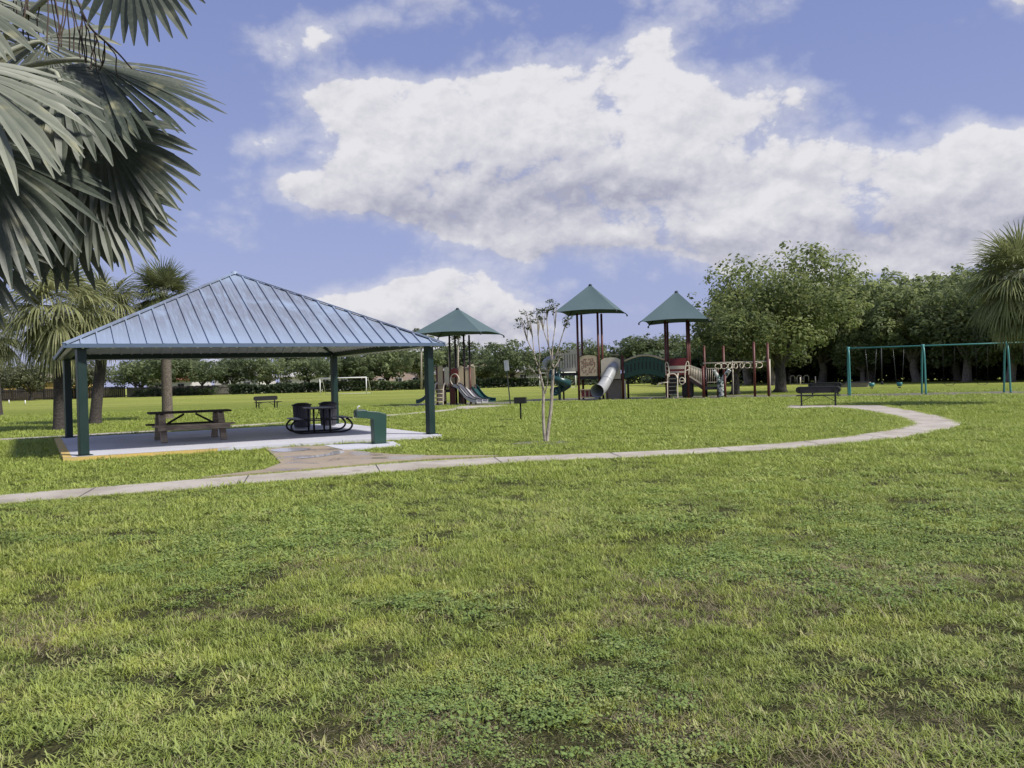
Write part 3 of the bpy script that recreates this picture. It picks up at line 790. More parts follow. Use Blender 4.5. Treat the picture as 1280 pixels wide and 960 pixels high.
# ------------------------------------------------------------------ grill and sign
def grill():
    t = empty('park_grill', (.30, 31.8, 0), R(-8))
    tag(t, 'small black pedestal grill on the grass left of the young tree', 'grill')
    p = MB(); p.tube([(0, 0, 0), (0, 0, .63)], .032, 10); p.build('post', M['black'], t)
    f = MB()
    f.box((0, 0, .64), (.44, .36, .02)); f.box((0, -.18, .75), (.44, .012, .22)); f.box((0, .18, .75), (.44, .012, .22)); f.box((-.214, 0, .75), (.012, .346, .22)); f.box((.214, 0, .75), (.012, .346, .22))
    f.build('firebox', M['black'], t)
    g = MB()
    for k in range(9): g.tube([(-.19 + k * .0475, -.17, .83), (-.19 + k * .0475, .17, .83)], .006, 6)
    g.tube([(-.24, .1, .85), (-.24, -.1, .85)], .01, 6); g.build('grate', M['steel'], t)
grill()
def sign():
    t = empty('sign', (-.13, 48.7, 0), R(-52)); t.rotation_euler = (0, R(-4.0), 0)
    tag(t, 'narrow white sign on a thin leaning post between the playgrounds', 'sign')
    p = MB(); p.box((0, 0, 1.32), (.07, .035, 2.64)); p.build('post', M['signpost'], t)
    s = MB(); s.box((0, -.03, 2.34), (.30, .012, .62), Matrix.Rotation(R(-28), 3, 'Z')); s.build('sign_panel', M['sign'], t, bevel=.004)
sign()

# ------------------------------------------------------------------ park benches
def bench():
    t = empty('park_bench'); tag(t, None, 'bench', 'dark metal park benches')
    W = 1.83
    b = MB()                       # back: long rounded panel, front towards +y
    rr = .125
    pts = [(x, .0, z) for x, _, z in arc(W / 2 - rr, .70, rr, -PI / 2, PI / 2, 8)] + [(x, 0, z) for x, _, z in arc(-W / 2 + rr, .70, rr, PI / 2, 3 * PI / 2, 8)]
    b.slab_xz([(p[0], p[2]) for p in pts], -.015, .0)
    for s in (-1, 1):
        b.tube([(s * (W / 2 - rr) + .1 * math.cos(2 * PI * k / 16), -.022, .70 + .1 * math.sin(2 * PI * k / 16)) for k in range(17)], .016, 6, cap=False)
    b.tube([(p[0], -.008, p[2]) for p in pts + pts[:1]], .02, 6, cap=False)
    for x in (-.62, 0, .62): b.box((x, -.022, .70), (.05, .012, .24))
    b.build('backrest', M['black'], t)
    s = MB(); s.box((0, .26, .45), (W, .40, .02)); s.tube([(-W / 2, .05, .445), (W / 2, .05, .445)], .022); s.tube([(-W / 2, .47, .445), (W / 2, .47, .445)], .022)
    for k in range(4): s.box((0, .11 + k * .1, .463), (W - .04, .05, .006))
    s.build('seat', M['black'], t)
    for sx in (-1, 1):
        l = MB(); x = sx * .70
        l.box((x, -.045, .40), (.07, .05, .80)); l.box((x, .22, .42), (.06, .46, .04)); l.box((x, .25, .21), (.06, .05, .40)); l.box((x, .1, .012), (.08, .40, .024))
        l.build('leg', M['black'], t)
        d = MB(); d.tube([(x, -.03, .18), (sx * .22, -.01, .435)], .014, 6); d.build('brace', M['black'], t)
    return t
pb = bench(); pb.location = (13.42, 36.75, .03); pb.rotation_euler = (0, 0, R(-19)); pb['label'] = 'black bench on the concrete pad at the end of the curved path, seen from behind'
c = copy_tree(pb); c.location = (18.3, 49.0, 0); c.rotation_euler = (0, 0, R(-17)); c['label'] = 'bench on the far side of the black bench, only its back showing above it'
c = copy_tree(pb); c.location = (-16.4, 55.7, 0); c.rotation_euler = (0, 0, R(50) + PI); c['label'] = 'lone bench out on the open field beyond the shelter'

# ------------------------------------------------------------------ goals, stakes, rack, platform, pole
def goal(loc, rz, w, h, label):
    t = empty('soccer_goal', loc, rz); tag(t, label, 'goal', 'soccer goals on the field')
    for s in (-1, 1):
        p = MB(); p.tube([(s * w / 2, 0, 0), (s * w / 2, 0, h)], .075); p.build('post', M['white'], t)
        b = MB(); b.tube([(s * w / 2, 0, h), (s * w / 2, .7, h - .05), (s * w / 2, 1.8, 0)], .03); b.build('back_stay', M['white'], t)
    c_ = MB(); c_.tube([(-w / 2 - .05, 0, h), (w / 2 + .05, 0, h)], .08); c_.build('crossbar', M['white'], t)
    g = MB(); g.tube([(-w / 2, 1.8, .03), (w / 2, 1.8, .03)], .03); g.build('ground_bar', M['white'], t)
goal((-23.6, 117.0, 0), R(-12), 6.9, 2.25, 'white soccer goal frame seen through the shelter')
goal((6.6, 121, 0), R(-8), 5.2, 2.2, 'white soccer goal frame partly hidden behind the young tree and spiral slide')
def stake(loc, label):
    t = empty('marker_stake', loc); tag(t, label, 'stake')
    p = MB(); p.tube([(0, 0, 0), (0, 0, .5)], .06, 8); p.build('shaft', M['white'], t)
    p = MB(); p.lathe([(.06, .5), (.03, .54), (0, .55)], 8); p.build('cap', M['white'], t)
stake((-64.3, 107.0, 0), 'white stake on the left of the field nearest the edge of the picture')
stake((-57.0, 98.0, 0), 'white stake standing just left of the thick dark palm trunk')
def rack():
    t = empty('bike_rack', (33.3, 97.0, 0), R(-15)); tag(t, 'pale looped bike rack on the lawn beyond the benches', 'bike rack')
    for k in range(3):
        m = MB(); x = k * .75 - .75; m.tube([(x - .26, 0, 0), (x - .26, 0, .75)] + [(x + .26 * math.cos(PI - PI * j / 8), 0, .75 + .26 * math.sin(PI - PI * j / 8)) for j in range(1, 8)] + [(x + .26, 0, .75), (x + .26, 0, .3)], .05); m.build('loop', M['cream'], t)
    m = MB(); m.tube([(-1.1, 0, .02), (1.1, 0, .02)], .04); m.build('ground_bar', M['cream'], t)
rack()
for loc, lab in (((30.3, 88.0, 0), 'pale yellow post left of the bike rack'), ((33.7, 93.0, 0), 'pale yellow post right of the bike rack, behind the bench')):
    t = empty('bollard', loc); tag(t, lab, 'bollard')
    m = MB(); m.tube([(0, 0, 0), (0, 0, .85)], .06, 8); m.build('shaft', M['cream'], t)
    m = MB(); m.lathe([(.06, .85), (.03, .89), (0, .9)], 8); m.build('cap', M['cream'], t)
def platform():
    t = empty('low_platform', (30.2, 74.0, 0), R(-22)); tag(t, 'low dark platform with a pale edge on the lawn behind the swing post', 'platform')
    m = MB(); m.slab_xz([(-1.3, .02), (1.0, .02), (1.3, .38), (-.6, .38)], -1.2, 1.2); m.build('body', M['greypanel'], t)
    m = MB(); m.slab_xz([(-1.34, .05), (-.62, .39), (1.2, .39), (1.2, .42), (-.62, .42), (-1.34, .08)], -1.25, 1.25); m.build('top_sheet', M['darkgrey'], t)
    m = MB(); m.slab_xz([(1.03, .0), (1.12, .0), (1.38, .40), (1.29, .40)], -1.22, 1.22); m.build('edge_board', M['cream'], t)
platform()
def pole():
    t = empty('dark_pole', (36.0, 81.5, 0)); tag(t, 'slim dark pole standing on the lawn between the two bucket swings', 'pole')  # plain slim pole, carries no lamp
    m = MB(); m.tube([(0, 0, 0), (0, 0, 3.6)], [.07, .05], 8); m.build('shaft', M['black'], t)
    m = MB(); m.lathe([(.13, 0), (.13, .25), (.07, .32)], 10); m.build('base', M['black'], t)
pole()
# ------------------------------------------------------------------ playgrounds
def canopy(parent, cx, cy, half, ze, za, rz=0.0):
    m = MB(); N = 10; K = 6
    cs = [(-half, -half), (half, -half), (half, half), (-half, half)]
    rot = Matrix.Rotation(rz, 3, 'Z')
    for i in range(4):
        p, q = Vector(cs[i]), Vector(cs[(i + 1) % 4]); vs = []; fs = []
        for k in range(K + 1):
            f = k / K
            for j in range(N + 1):
                u = j / N; bow = math.sin(PI * u)
                e = p.lerp(q, u); e = e * (1 - .03 * bow)
                z = ze + .05 * bow
                x = Vector((e.x * f, e.y * f, za + (z - za) * f))
                x.z -= .09 * math.sin(PI * f) * bow + .10 * math.sin(PI * f) * (1 - bow) * .3
                x.z += -.05 * f ** 3 * (1 - bow)
                vs.append(rot @ x + Vector((cx, cy, 0)))
        for k in range(K):
            for j in range(N):
                a = k * (N + 1) + j
                if k == 0: fs.append((a, a + N + 1, a + N + 2))
                else: fs.append((a, a + N + 1, a + N + 2, a + 1))
        m.add(vs, fs, False)
    o = m.build('canopy', M['canopy'], parent)
    f = MB(); ap = Vector((cx, cy, za - .12))
    for p in cs:
        t_ = rot @ Vector((p[0] * 1.03, p[1] * 1.03, ze - .12)) + Vector((cx, cy, 0))
        f.tube([ap, ap.lerp(t_, .5) - Vector((0, 0, .12)), t_], .035, 6)
        f.tube([t_, t_ + Vector((0, 0, -.12))], .06, 6)
    f.lathe([(0, .07), (.08, .05), (.14, -.04)], 8, (cx, cy, za - .03))
    f.build('canopy_frame', M['canopy_in'], o)
    return o
def post(parent, x, y, z1, r=.075, mat='brown', z0=0.0):
    m = MB(); m.tube([(x, y, z0), (x, y, z1)], r, 12); m.lathe([(r * 1.08, z1), (r * 1.08, z1 + .03), (r * .7, z1 + .07), (0, z1 + .08)], 12, (x, y, 0))
    return m.build('post', M[mat], parent)
def deck(parent, x0, x1, y0, y1, z):
    m = MB(); m.box(((x0 + x1) / 2, (y0 + y1) / 2, z - .03), (x1 - x0, y1 - y0, .06))
    m.box(((x0 + x1) / 2, y0 + .02, z - .12), (x1 - x0, .04, .14)); m.box(((x0 + x1) / 2, y1 - .02, z - .12), (x1 - x0, .04, .14))
    return m.build('deck', M['darkgrey'], parent)
def tube_skin(m, pts, r, n=18, mat=None, wall=.02):
    m.tube(pts, r, n, cap=False); m.tube(list(reversed(pts)), (r - wall) if not isinstance(r, list) else [q - wall for q in reversed(r)], n, cap=False)

def main_play():
    t = empty('play_structure', (PO[0], PO[1], 0), PYAW)
    tag(t, 'large playground set of two canopied towers joined by an arched green bridge', 'playground set')
    # --- towers
    a0, a1, bd = -.12, 1.27, 1.35
    for x in (a0, a1):
        for y in (0, bd): post(t, x, y, 5.75, .075)
    canopy(t, (a0 + a1) / 2 + .12, .66, 2.05, 5.9, 7.78)
    deck(t, a0, a1, 0, bd, 1.58)
    c0, c1 = 5.70, 7.10
    for x in (c0, c1):
        for y in (0, 1.35): post(t, x, y, 5.0, .075)
    canopy(t, 6.42, .66, 2.12, 5.02, 7.0)
    deck(t, c0, c1, 0, 1.35, 1.35)
    # middle bay between left tower and arched bridge
    post(t, 2.86, .0, 2.83, .085); post(t, 2.98, 1.35, 2.2, .07, 'darkpost'); post(t, 1.72, 1.35, 1.5, .06, 'darkpost')
    deck(t, a1, 2.95, 0, 1.35, 1.5)
    m = MB(); m.box((3.0, -.02, .62), (.09, .06, 1.2)); m.build('leg', M['cream'], t)
    # --- left slotted panel on the upper spiral deck
    for x, y in ((-1.5, 0), (-1.5, 1.35)): post(t, x, y, 2.1, .06, 'darkpost')
    deck(t, -1.55, a0, 0, 1.35, 1.85)
    m = MB()
    m.slab_xz([(-1.55, 3.05), (-.15, 3.12), (-.15, 3.42), (-1.45, 3.42)], -.03, .03)
    m.slab_xz([(-1.55, 1.95), (-.15, 1.95), (-.15, 2.2), (-1.55, 2.16)], -.03, .03)
    for k in range(8):
        x = -1.49 + k * .178; m.box((x + .0, 0, 2.62), (.12, .055, .90))
    m.build('slotted_panel', M['cream'], t)
    m = MB(); m.box((-.8, .02, 2.62), (1.38, .02, .9)); m.build('panel_back', M['greypanel'], t)
    m = MB(); m.slab_xz([(-1.5, 3.0), (-.15, 3.0), (-.15, 3.36), (-1.42, 3.36)], 1.3, 1.36); m.build('rear_panel', M['cream'], t)
    # --- yellow maze panel: cream face with a dark winding pattern
    m = MB()
    q = [(0.0, 1.6), (1.17, 1.6), (1.17, 2.86), (1.0, 2.95), (.58, 3.0), (.16, 2.95), (0, 2.86)]
    m.slab_xz(q, -.045, .0); o = m.build('maze_panel', M['tan'], t)
    m = MB(); r = random.Random(5)
    for i in range(8):
        for j in range(9):
            x = .16 + i * .122; z = 1.74 + j * .124
            L = r.choice((.09, .12)); 
            if r.random() < .72: m.box((x + r.uniform(-.02, .02), -.05, z), (L, .014, .035), Matrix.Rotation(r.choice((0, PI / 2, PI / 4, -PI / 4)), 3, 'Y'))
    m.build('maze_grooves', M['redpanel'], o)['kind'] = 'stuff'
    # --- entry panel and tube slide
    m = MB(); m.slab_xz([(1.43, 1.36), (2.72, 1.36), (2.72, 2.62), (2.5, 2.76), (2.08, 2.80), (1.65, 2.76), (1.43, 2.62)], -.045, .0); m.build('entry_panel', M['cream'], t)
    m = MB(); m.tube([(2.0, .3, 2.8), (2.02, .3, 2.95), (2.6, .3, 2.95), (2.62, .3, 2.8)], .025); m.build('hoop_rail', M['greypanel'], t)
    tp = [(2.28, .1, 2.16), (2.27, -.35, 2.10), (2.20, -.75, 1.82), (2.05, -1.25, 1.36), (1.86, -1.8, .90), (1.74, -2.25, .68), (1.66, -2.75, .62)]
    tp = smooth_poly(tp, 2)
    m = MB(); tube_skin(m, tp, [.35, .35, .35, .36, .38, .44], 22); 
    o = m.build('tube_slide', M['grey'], t)
    for k in (2, 8, 14, len(tp) - 2):
        m = MB()
        p = Vector(tp[k]); d = (Vector(tp[min(k + 1, len(tp) - 1)]) - Vector(tp[max(k - 1, 0)])).normalized()
        m.tube([p - d * .03, p + d * .03], .375 if k < 15 else .46, 22, cap=False); m.build('flange', M['grey'], o)
    m = MB(); m.tube([(1.72, -2.3, 0), (1.72, -2.3, .26)], .05); m.build('slide_support', M['darkpost'], o)
    m = MB(); m.tube([(2.05, -1.25, 0), (2.05, -1.25, .95)], .04); m.build('slide_support', M['darkpost'], o)
    # --- lower worn panel, play counter
    m = MB(); m.box((2.2, .1, .68), (1.1, .03, 1.34)); m.build('lower_panel', M['greypanel'], t)
    m = MB(); m.box((.42, -.02, .44), (.86, .05, .44)); o = m.build('counter_panel', M['redpanel'], t)
    m = MB(); m.box((.44, -.05, .70), (.98, .1, .06)); m.box((.44, -.05, .19), (.98, .1, .06))
    for k in range(4): m.box((.02 + k * .28, -.055, .45), (.06, .03, .45))
    m.build('counter_frame', M['tan'], o)
    # --- spiral slide, far left
    ctr = (-1.35, .1)
    m = MB(); n = 44; rows = []
    prof = [(.20, .30), (.24, .06), (.45, .0), (.72, .02), (.92, .10), (.98, .42), (1.02, .42), (.99, .06), (.72, -.06), (.24, -.04), (.16, .30)]
    for i in range(n + 1):
        f = i / n; ang = R(120) + f * R(400); z = 1.80 - 1.42 * f ** .9
        rows.append([(ctr[0] + r_ * math.cos(ang) * .78, ctr[1] - .55 + r_ * math.sin(ang) * .78, z + dz) for r_, dz in prof])
    P_ = len(prof); vs = [p for row in rows for p in row]; fs = []
    for i in range(n):
        for k in range(P_): fs.append((i * P_ + k, i * P_ + (k + 1) % P_, (i + 1) * P_ + (k + 1) % P_, (i + 1) * P_ + k))
    fs += [tuple(range(P_)), tuple(n * P_ + k for k in reversed(range(P_)))]
    m.add(vs, fs, True); o = m.build('spiral_slide', M['deep'], t)
    m = MB(); m.tube([(ctr[0], ctr[1] - .55, 0), (ctr[0], ctr[1] - .55, 2.1)], .09, 10); m.build('centre_pole', M['deep'], o)
    m = MB(); m.tube(arc(-1.9, 2.25, .6, R(70), R(200), 12, -.05), .20, 12); m.build('slide_hood', M['grey'], o)
    # --- arched bridge
    m = MB(); n = 16; x0, x1 = 2.98, 5.62
    top = [(x0 + (x1 - x0) * k / n, 2.46 + .34 * math.sin(PI * k / n)) for k in range(n + 1)]
    bot = [(x0 + (x1 - x0) * k / n, 1.33 + .30 * math.sin(PI * k / n)) for k in range(n + 1)]
    for y in (-.04, 1.3):
        m.slab_xz(bot + top[::-1], y, y + .05)
    o = m.build('bridge_panel', M['dgreen'], t)
    m = MB()
    for k in range(10):
        x = x0 + .20 + k * .25; f = (x - x0) / (x1 - x0); z = 1.50 + .30 * math.sin(PI * f)
        m.box((x, -.046, z + .42), (.075, .012, .52)); m.box((x + .06, -.046, z + .85), (.05, .012, .16))
    m.build('slot', M['black'], o)
    for y in (-.015, 1.325):
        m = MB(); m.tube([(p[0], y, p[1] + .06) for p in top], .065, 8); m.build('top_rail', M['tan'], o)
    m = MB(); m.strip([(p[0], 1.28, 0) for p in bot], [(p[0], .03, 0) for p in bot], 0)
    m.v = [(v[0], v[1], (1.45 + .30 * math.sin(PI * (v[0] - x0) / (x1 - x0))) - (.05 if i >= 2 * (n + 1) else 0)) for i, v in enumerate(m.v)]
    m.build('bridge_deck', M['darkgrey'], t)
    # --- right tower: red rear panel, arched climbing ladder, dark slide
    m = MB(); m.slab_xz([(5.8, 1.5), (7.05, 1.5), (7.05, 2.62), (5.8, 2.62)], 1.32, 1.37); m.build('rear_panel', M['redpanel'], t)
    for x in (5.86, 6.50):
        m = MB(); m.tube(smooth_poly([(x, -.95, 0), (x, -.85, 1.1), (x, -.62, 1.5), (x, -.3, 1.62), (x, -.05, 1.5)], 2), .035, 8); m.build('ladder_rail', M['cream'], t)
    m = MB(); m.tube(smooth_poly([(5.86, -.8, 1.3), (5.95, -.75, 1.55), (6.18, -.74, 1.62), (6.4, -.75, 1.55), (6.5, -.8, 1.3)], 2), .035, 8); m.build('ladder_hoop', M['cream'], t)
    m = MB(); m.slab_xz([(5.95, .25), (6.42, .25), (6.42, 1.42), (5.95, 1.42)], -.72, -.68); o = m.build('ladder_panel', M['black'], t)
    m = MB()
    for k in range(5): m.box((6.18, -.78, .28 + k * .25), (.50, .12, .05))
    m.build('ladder_step', M['greypanel'], o)
    for s_, x in ((-1, 5.9), (1, 6.95)):
        for y in (-.12,):
            m = MB(); pts = [(x, y - .3, 1.0), (x - .03 * s_, y - .15, 1.7), (x + .05 * s_, y, 2.25), (x + .12 * s_, y, 2.38), (x + .24 * s_, y, 2.30), (x + .2 * s_, y, 1.5)]
            m.tube(smooth_poly(pts, 2), .032, 8); m.build('hand_rail', M['cream'], t)
            m = MB(); m.tube([(x - .02 * s_, y - .1, 1.75), (x + .22 * s_, y, 1.85)], .026, 6); m.build('rail_rung', M['cream'], t); m = MB(); m.tube([(x, y - .05, 2.05), (x + .22 * s_, y, 2.1)], .026, 6); m.build('rail_rung', M['cream'], t)
    m = MB(); m.tube([(6.75 + .17 * math.cos(2 * PI * k / 16), -.5, 1.12 + .22 * math.sin(2 * PI * k / 16)) for k in range(17)], .03, 8, cap=False); m.tube([(6.50, -.6, 1.12), (6.92, -.5, 1.12)], .02, 6); m.build('hand_wheel', M['cream'], t)
    m = MB(); m.tube(smooth_poly([(5.55, -.9, .95), (5.3, -.9, 1.05), (5.25, -.9, .85)], 2), .03, 8); m.tube([(5.86, -.92, 1.05), (5.45, -.9, 1.05)], .03, 8); m.build('grab_bar', M['cream'], t)
    m = MB(); m.box((6.4, .25, 2.0), (1.1, .06, .22)); m.box((6.4, .25, 1.7), (1.1, .06, .12)); m.build('barrier_rail', M['cream'], t)
    m = MB(); m.box((7.02, .5, .66), (.72, .9, 1.30)); m.build('crawl_tunnel', M['black'], t, bevel=.18)
    m = MB(); m.box((5.4, -1.2, .06), (.9, .6, .12)); m.build('step_block', M['darkgrey'], t, bevel=.03)
    # --- sloping gangway with barred sides
    m = MB(); m.slab_xz([(7.15, 1.36), (8.05, .70), (8.05, .48), (7.15, 1.12)], -.03, .02); m.slab_xz([(7.15, 1.36), (8.05, .70), (8.05, .64), (7.15, 1.28)], .02, .85); m.build('gangway', M['darkpost'], t)
    for y in (0, .85):
        m = MB(); m.bar((7.16, y, 2.12), (8.0, y, 1.78), .05, .06); m.bar((7.16, y, 1.42), (8.0, y, .84), .05, .05)
        for k in range(8):
            f = (k + .5) / 8; x = 7.16 + .84 * f; m.tube([(x, y, 1.42 - .58 * f), (x, y, 2.12 - .34 * f)], .02, 6)
        m.build('side_rail', M['cream'], t)
    post(t, 8.05, 0, 1.95, .085); post(t, 8.17, .95, 1.9, .075, 'darkpost'); post(t, 8.0, 2.2, 3.35, .075)
    # --- platform rail and rock climber
    deck(t, 8.1, 9.1, 0, 1.0, .70)
    m = MB(); m.bar((8.12, .95, 1.88), (9.0, .95, 1.88), .05, .05); m.bar((8.12, .95, .98), (9.0, .95, .98), .05, .05)
    for k in range(7): m.tube([(8.2 + k * .125, .95, .98), (8.2 + k * .125, .95, 1.88)], .018, 6)
    m.build('side_rail', M['cream'], t)
    cm, nt = nodes_of('speckled_climber'); T_ = NT(nt); tc = T_.n('ShaderNodeTexCoord').outputs['Object']
    p_ = T_.n('ShaderNodeBsdfPrincipled', i_Roughness=.5); T_.l(T_.mix(T_.ramp(T_.noise(tc, 6, 4, .6, .6), .47, .53), (.02, .07, .055), (.55, .56, .50)), p_.inputs['Base Color']); T_.out(p_.outputs[0])
    m = MB()
    m.tube(smooth_poly([(9.16, .0, 0), (9.1, .0, .35), (9.02, .05, .8), (9.05, .08, 1.15), (8.86, .05, 1.5), (8.72, 0, 1.74)], 2), .13, 10)
    m.tube(smooth_poly([(9.26, .0, 0), (9.3, .0, .5), (9.22, .05, .9), (9.3, .05, 1.2), (9.52, .02, 1.5), (9.70, -.05, 1.76)], 2), .14, 10)
    m.tube(smooth_poly([(9.2, .0, 0), (9.18, .02, .6), (9.16, .05, 1.0)], 2), .22, 12)
    m.build('rock_climber', cm, t, bevel=0)
    # --- ring overhead ladder
    post(t, 9.42, -.5, 1.4, .08); post(t, 9.3, 1.05, 3.25, .08); post(t, 8.95, 0.2, 1.7, .07)
    post(t, 11.22, .0, 3.4, .08); post(t, 12.05, .0, 3.32, .08); 
    for y in (.1, .95):
        m = MB(); m.tube([(8.05, y, 2.22), (12.05, y, 2.22)], .038, 8); m.build('overhead_rail', M['cream'], t)
    post(t, 12.15, .95, 2.3, .05, 'cream'); post(t, 9.9, .1, 2.25, .03, 'cream')
    for k in range(8):
        x = 9.0 + k * .36
        m = MB(); rx = .10 if k in (2, 3, 4) else .2
        m.tube([(x + rx * math.cos(2 * PI * j / 14), .3 + .3 * math.cos(2 * PI * j / 14), 2.0 + .17 * math.sin(2 * PI * j / 14)) for j in range(15)], .024, 6, cap=False)
        m.tube([(x, .3, 2.17), (x, .3, 2.22)], .02, 6); m.build('ring', M['cream'], t)
main_play()

def small_play():
    t = empty('play_structure', (-3.6, 52.8, 0), PYAW)
    tag(t, 'smaller playground set with one green canopy, double slide and tan panels', 'playground set')
    for x in (-.29, .67):
        for y in (0, 1.0): post(t, x, y, 4.35, .06, 'darkpost')
    canopy(t, .12, .5, 2.25, 4.5, 6.12)
    deck(t, -.35, .75, -.1, 1.1, 1.2); deck(t, -1.3, -.35, 0, 1.0, 1.0)
    for x, z in ((-1.18, 2.4), (-.72, 2.1), (-.28, 1.9), (1.05, 2.3)): post(t, x, -.05, z, .06, 'brown')
    for x in (-1.0, .75, 1.05): post(t, x, .9, 1.2, .05, 'darkpost')
    m = MB()
    m.slab_xz([(-1.12, 1.05), (-.76, 1.05), (-.76, 2.45), (-1.0, 2.5), (-1.12, 2.4)], -.08, -.03)
    m.build('side_panel', M['tan'], t)
    for x0, x1, z0, z1, mt in ((-.68, -.34, 1.3, 2.35, 'cream'), (.30, .60, 1.0, 2.4, 'tan'), (.74, 1.0, 1.05, 2.1, 'tan')):
        m = MB(); m.slab_xz([(x0, z0), (x1, z0), (x1, z1), ((x0 + x1) / 2, z1 + .08), (x0, z1)], -.08, -.03); m.build('side_panel', M[mt], t)
    m = MB(); m.slab_xz([(-.24, 1.75), (.26, 1.75), (.26, 2.2), (.0, 2.35), (-.24, 2.2)], -.09, -.04); m.build('arch_panel', M['redpanel'], t)
    m = MB(); m.slab_xz([(-1.1, 1.1), (1.0, 1.1), (1.0, 2.3), (-1.1, 2.4)], 1.0, 1.05); m.build('rear_panel', M['tan'], t)
    m = MB(); m.tube([(.05 + .28 * math.cos(2 * PI * k / 20), -.14, 1.60 + .36 * math.sin(2 * PI * k / 20)) for k in range(21)], .035, 8, cap=False); m.build('entry_hoop', M['cream'], t)
    # double slide to the front right
    def chute(name, mat, pts, w, edge):
        m = MB(); pts = smooth_poly(pts, 2); n = len(pts)
        d = (Vector(pts[-1]) - Vector(pts[0])); s = Vector((d.y, -d.x, 0)).normalized()
        prof = [(-w / 2 - .03, .16), (-w / 2, .16), (-w / 2 + .02, .0), (w / 2 - .02, .0), (w / 2, .16), (w / 2 + .03, .16), (w / 2 + .03, -.05), (-w / 2 - .03, -.05)]
        vs = [Vector(p) + s * a + Vector((0, 0, b)) for p in pts for a, b in prof]; P_ = len(prof); fs = []
        for i in range(n - 1):
            for k in range(P_): fs.append((i * P_ + k, i * P_ + (k + 1) % P_, (i + 1) * P_ + (k + 1) % P_, (i + 1) * P_ + k))
        fs += [tuple(range(P_)), tuple((n - 1) * P_ + k for k in reversed(range(P_)))]
        m.add(vs, fs, False); o = m.build(name, M[mat], t)
        e = MB()
        for a in (-w / 2 - .015, w / 2 + .015): e.tube([Vector(p) + s * a + Vector((0, 0, .165)) for p in pts], .03, 6)
        e.build('slide_edge', M[edge], o)
    chute('slide', 'greyslide', [(.10, -.1, 1.22), (.45, -.3, 1.12), (.85, -.6, .75), (1.3, -.9, .36), (1.75, -1.15, .22), (2.1, -1.35, .20)], .42, 'darkgrey')
    chute('slide', 'greyslide', [(.42, .05, 1.22), (.75, -.1, 1.12), (1.1, -.36, .75), (1.55, -.62, .36), (2.0, -.88, .22), (2.35, -1.06, .20)], .42, 'darkgrey')
    chute('slide', 'deep', [(.75, .9, 1.15), (1.05, .8, .98), (1.4, .55, .60), (1.8, .3, .30), (2.2, .1, .22), (2.5, -.05, .22)], .5, 'deep')
    chute('slide', 'deep', [(-1.25, .4, 1.05), (-1.5, .3, 1.0), (-1.85, .15, .75), (-2.1, .05, .4), (-2.4, -.1, .2), (-2.6, -.2, .2)], .5, 'deep')
    # curved ladder at the front left
    for x in (-1.02, -.46):
        m = MB(); m.tube(smooth_poly([(x, -.95, 0), (x, -.9, .9), (x, -.7, 1.35), (x, -.3, 1.5), (x, -.08, 1.2)], 2), .035, 8); m.build('ladder_rail', M['cream'], t)
    m = MB()
    for k in range(4): m.tube([(-1.02, -.94 + k * .02, .25 + k * .25), (-.46, -.94 + k * .02, .25 + k * .25)], .03, 8)
    m.build('ladder_rung', M['tan'], t)
    m = MB(); m.box((-.74, -.5, .62), (.5, .05, .7)); m.build('ladder_panel', M['greypanel'], t)
    m = MB(); m.tube(smooth_poly([(-1.3, -.5, .4), (-1.28, -.5, 1.2), (-1.1, -.4, 1.45), (-.95, -.3, 1.3)], 2), .03, 8); m.build('hand_rail', M['cream'], t)
    m = MB(); m.box((-.12, -.1, .55), (.34, .06, 1.05)); m.build('lower_panel', M['brown'], t)
    m = MB(); m.box((.3, .5, .6), (.4, .5, 1.1)); m.build('crawl_tunnel', M['darkpost'], t, bevel=.06)
small_play()

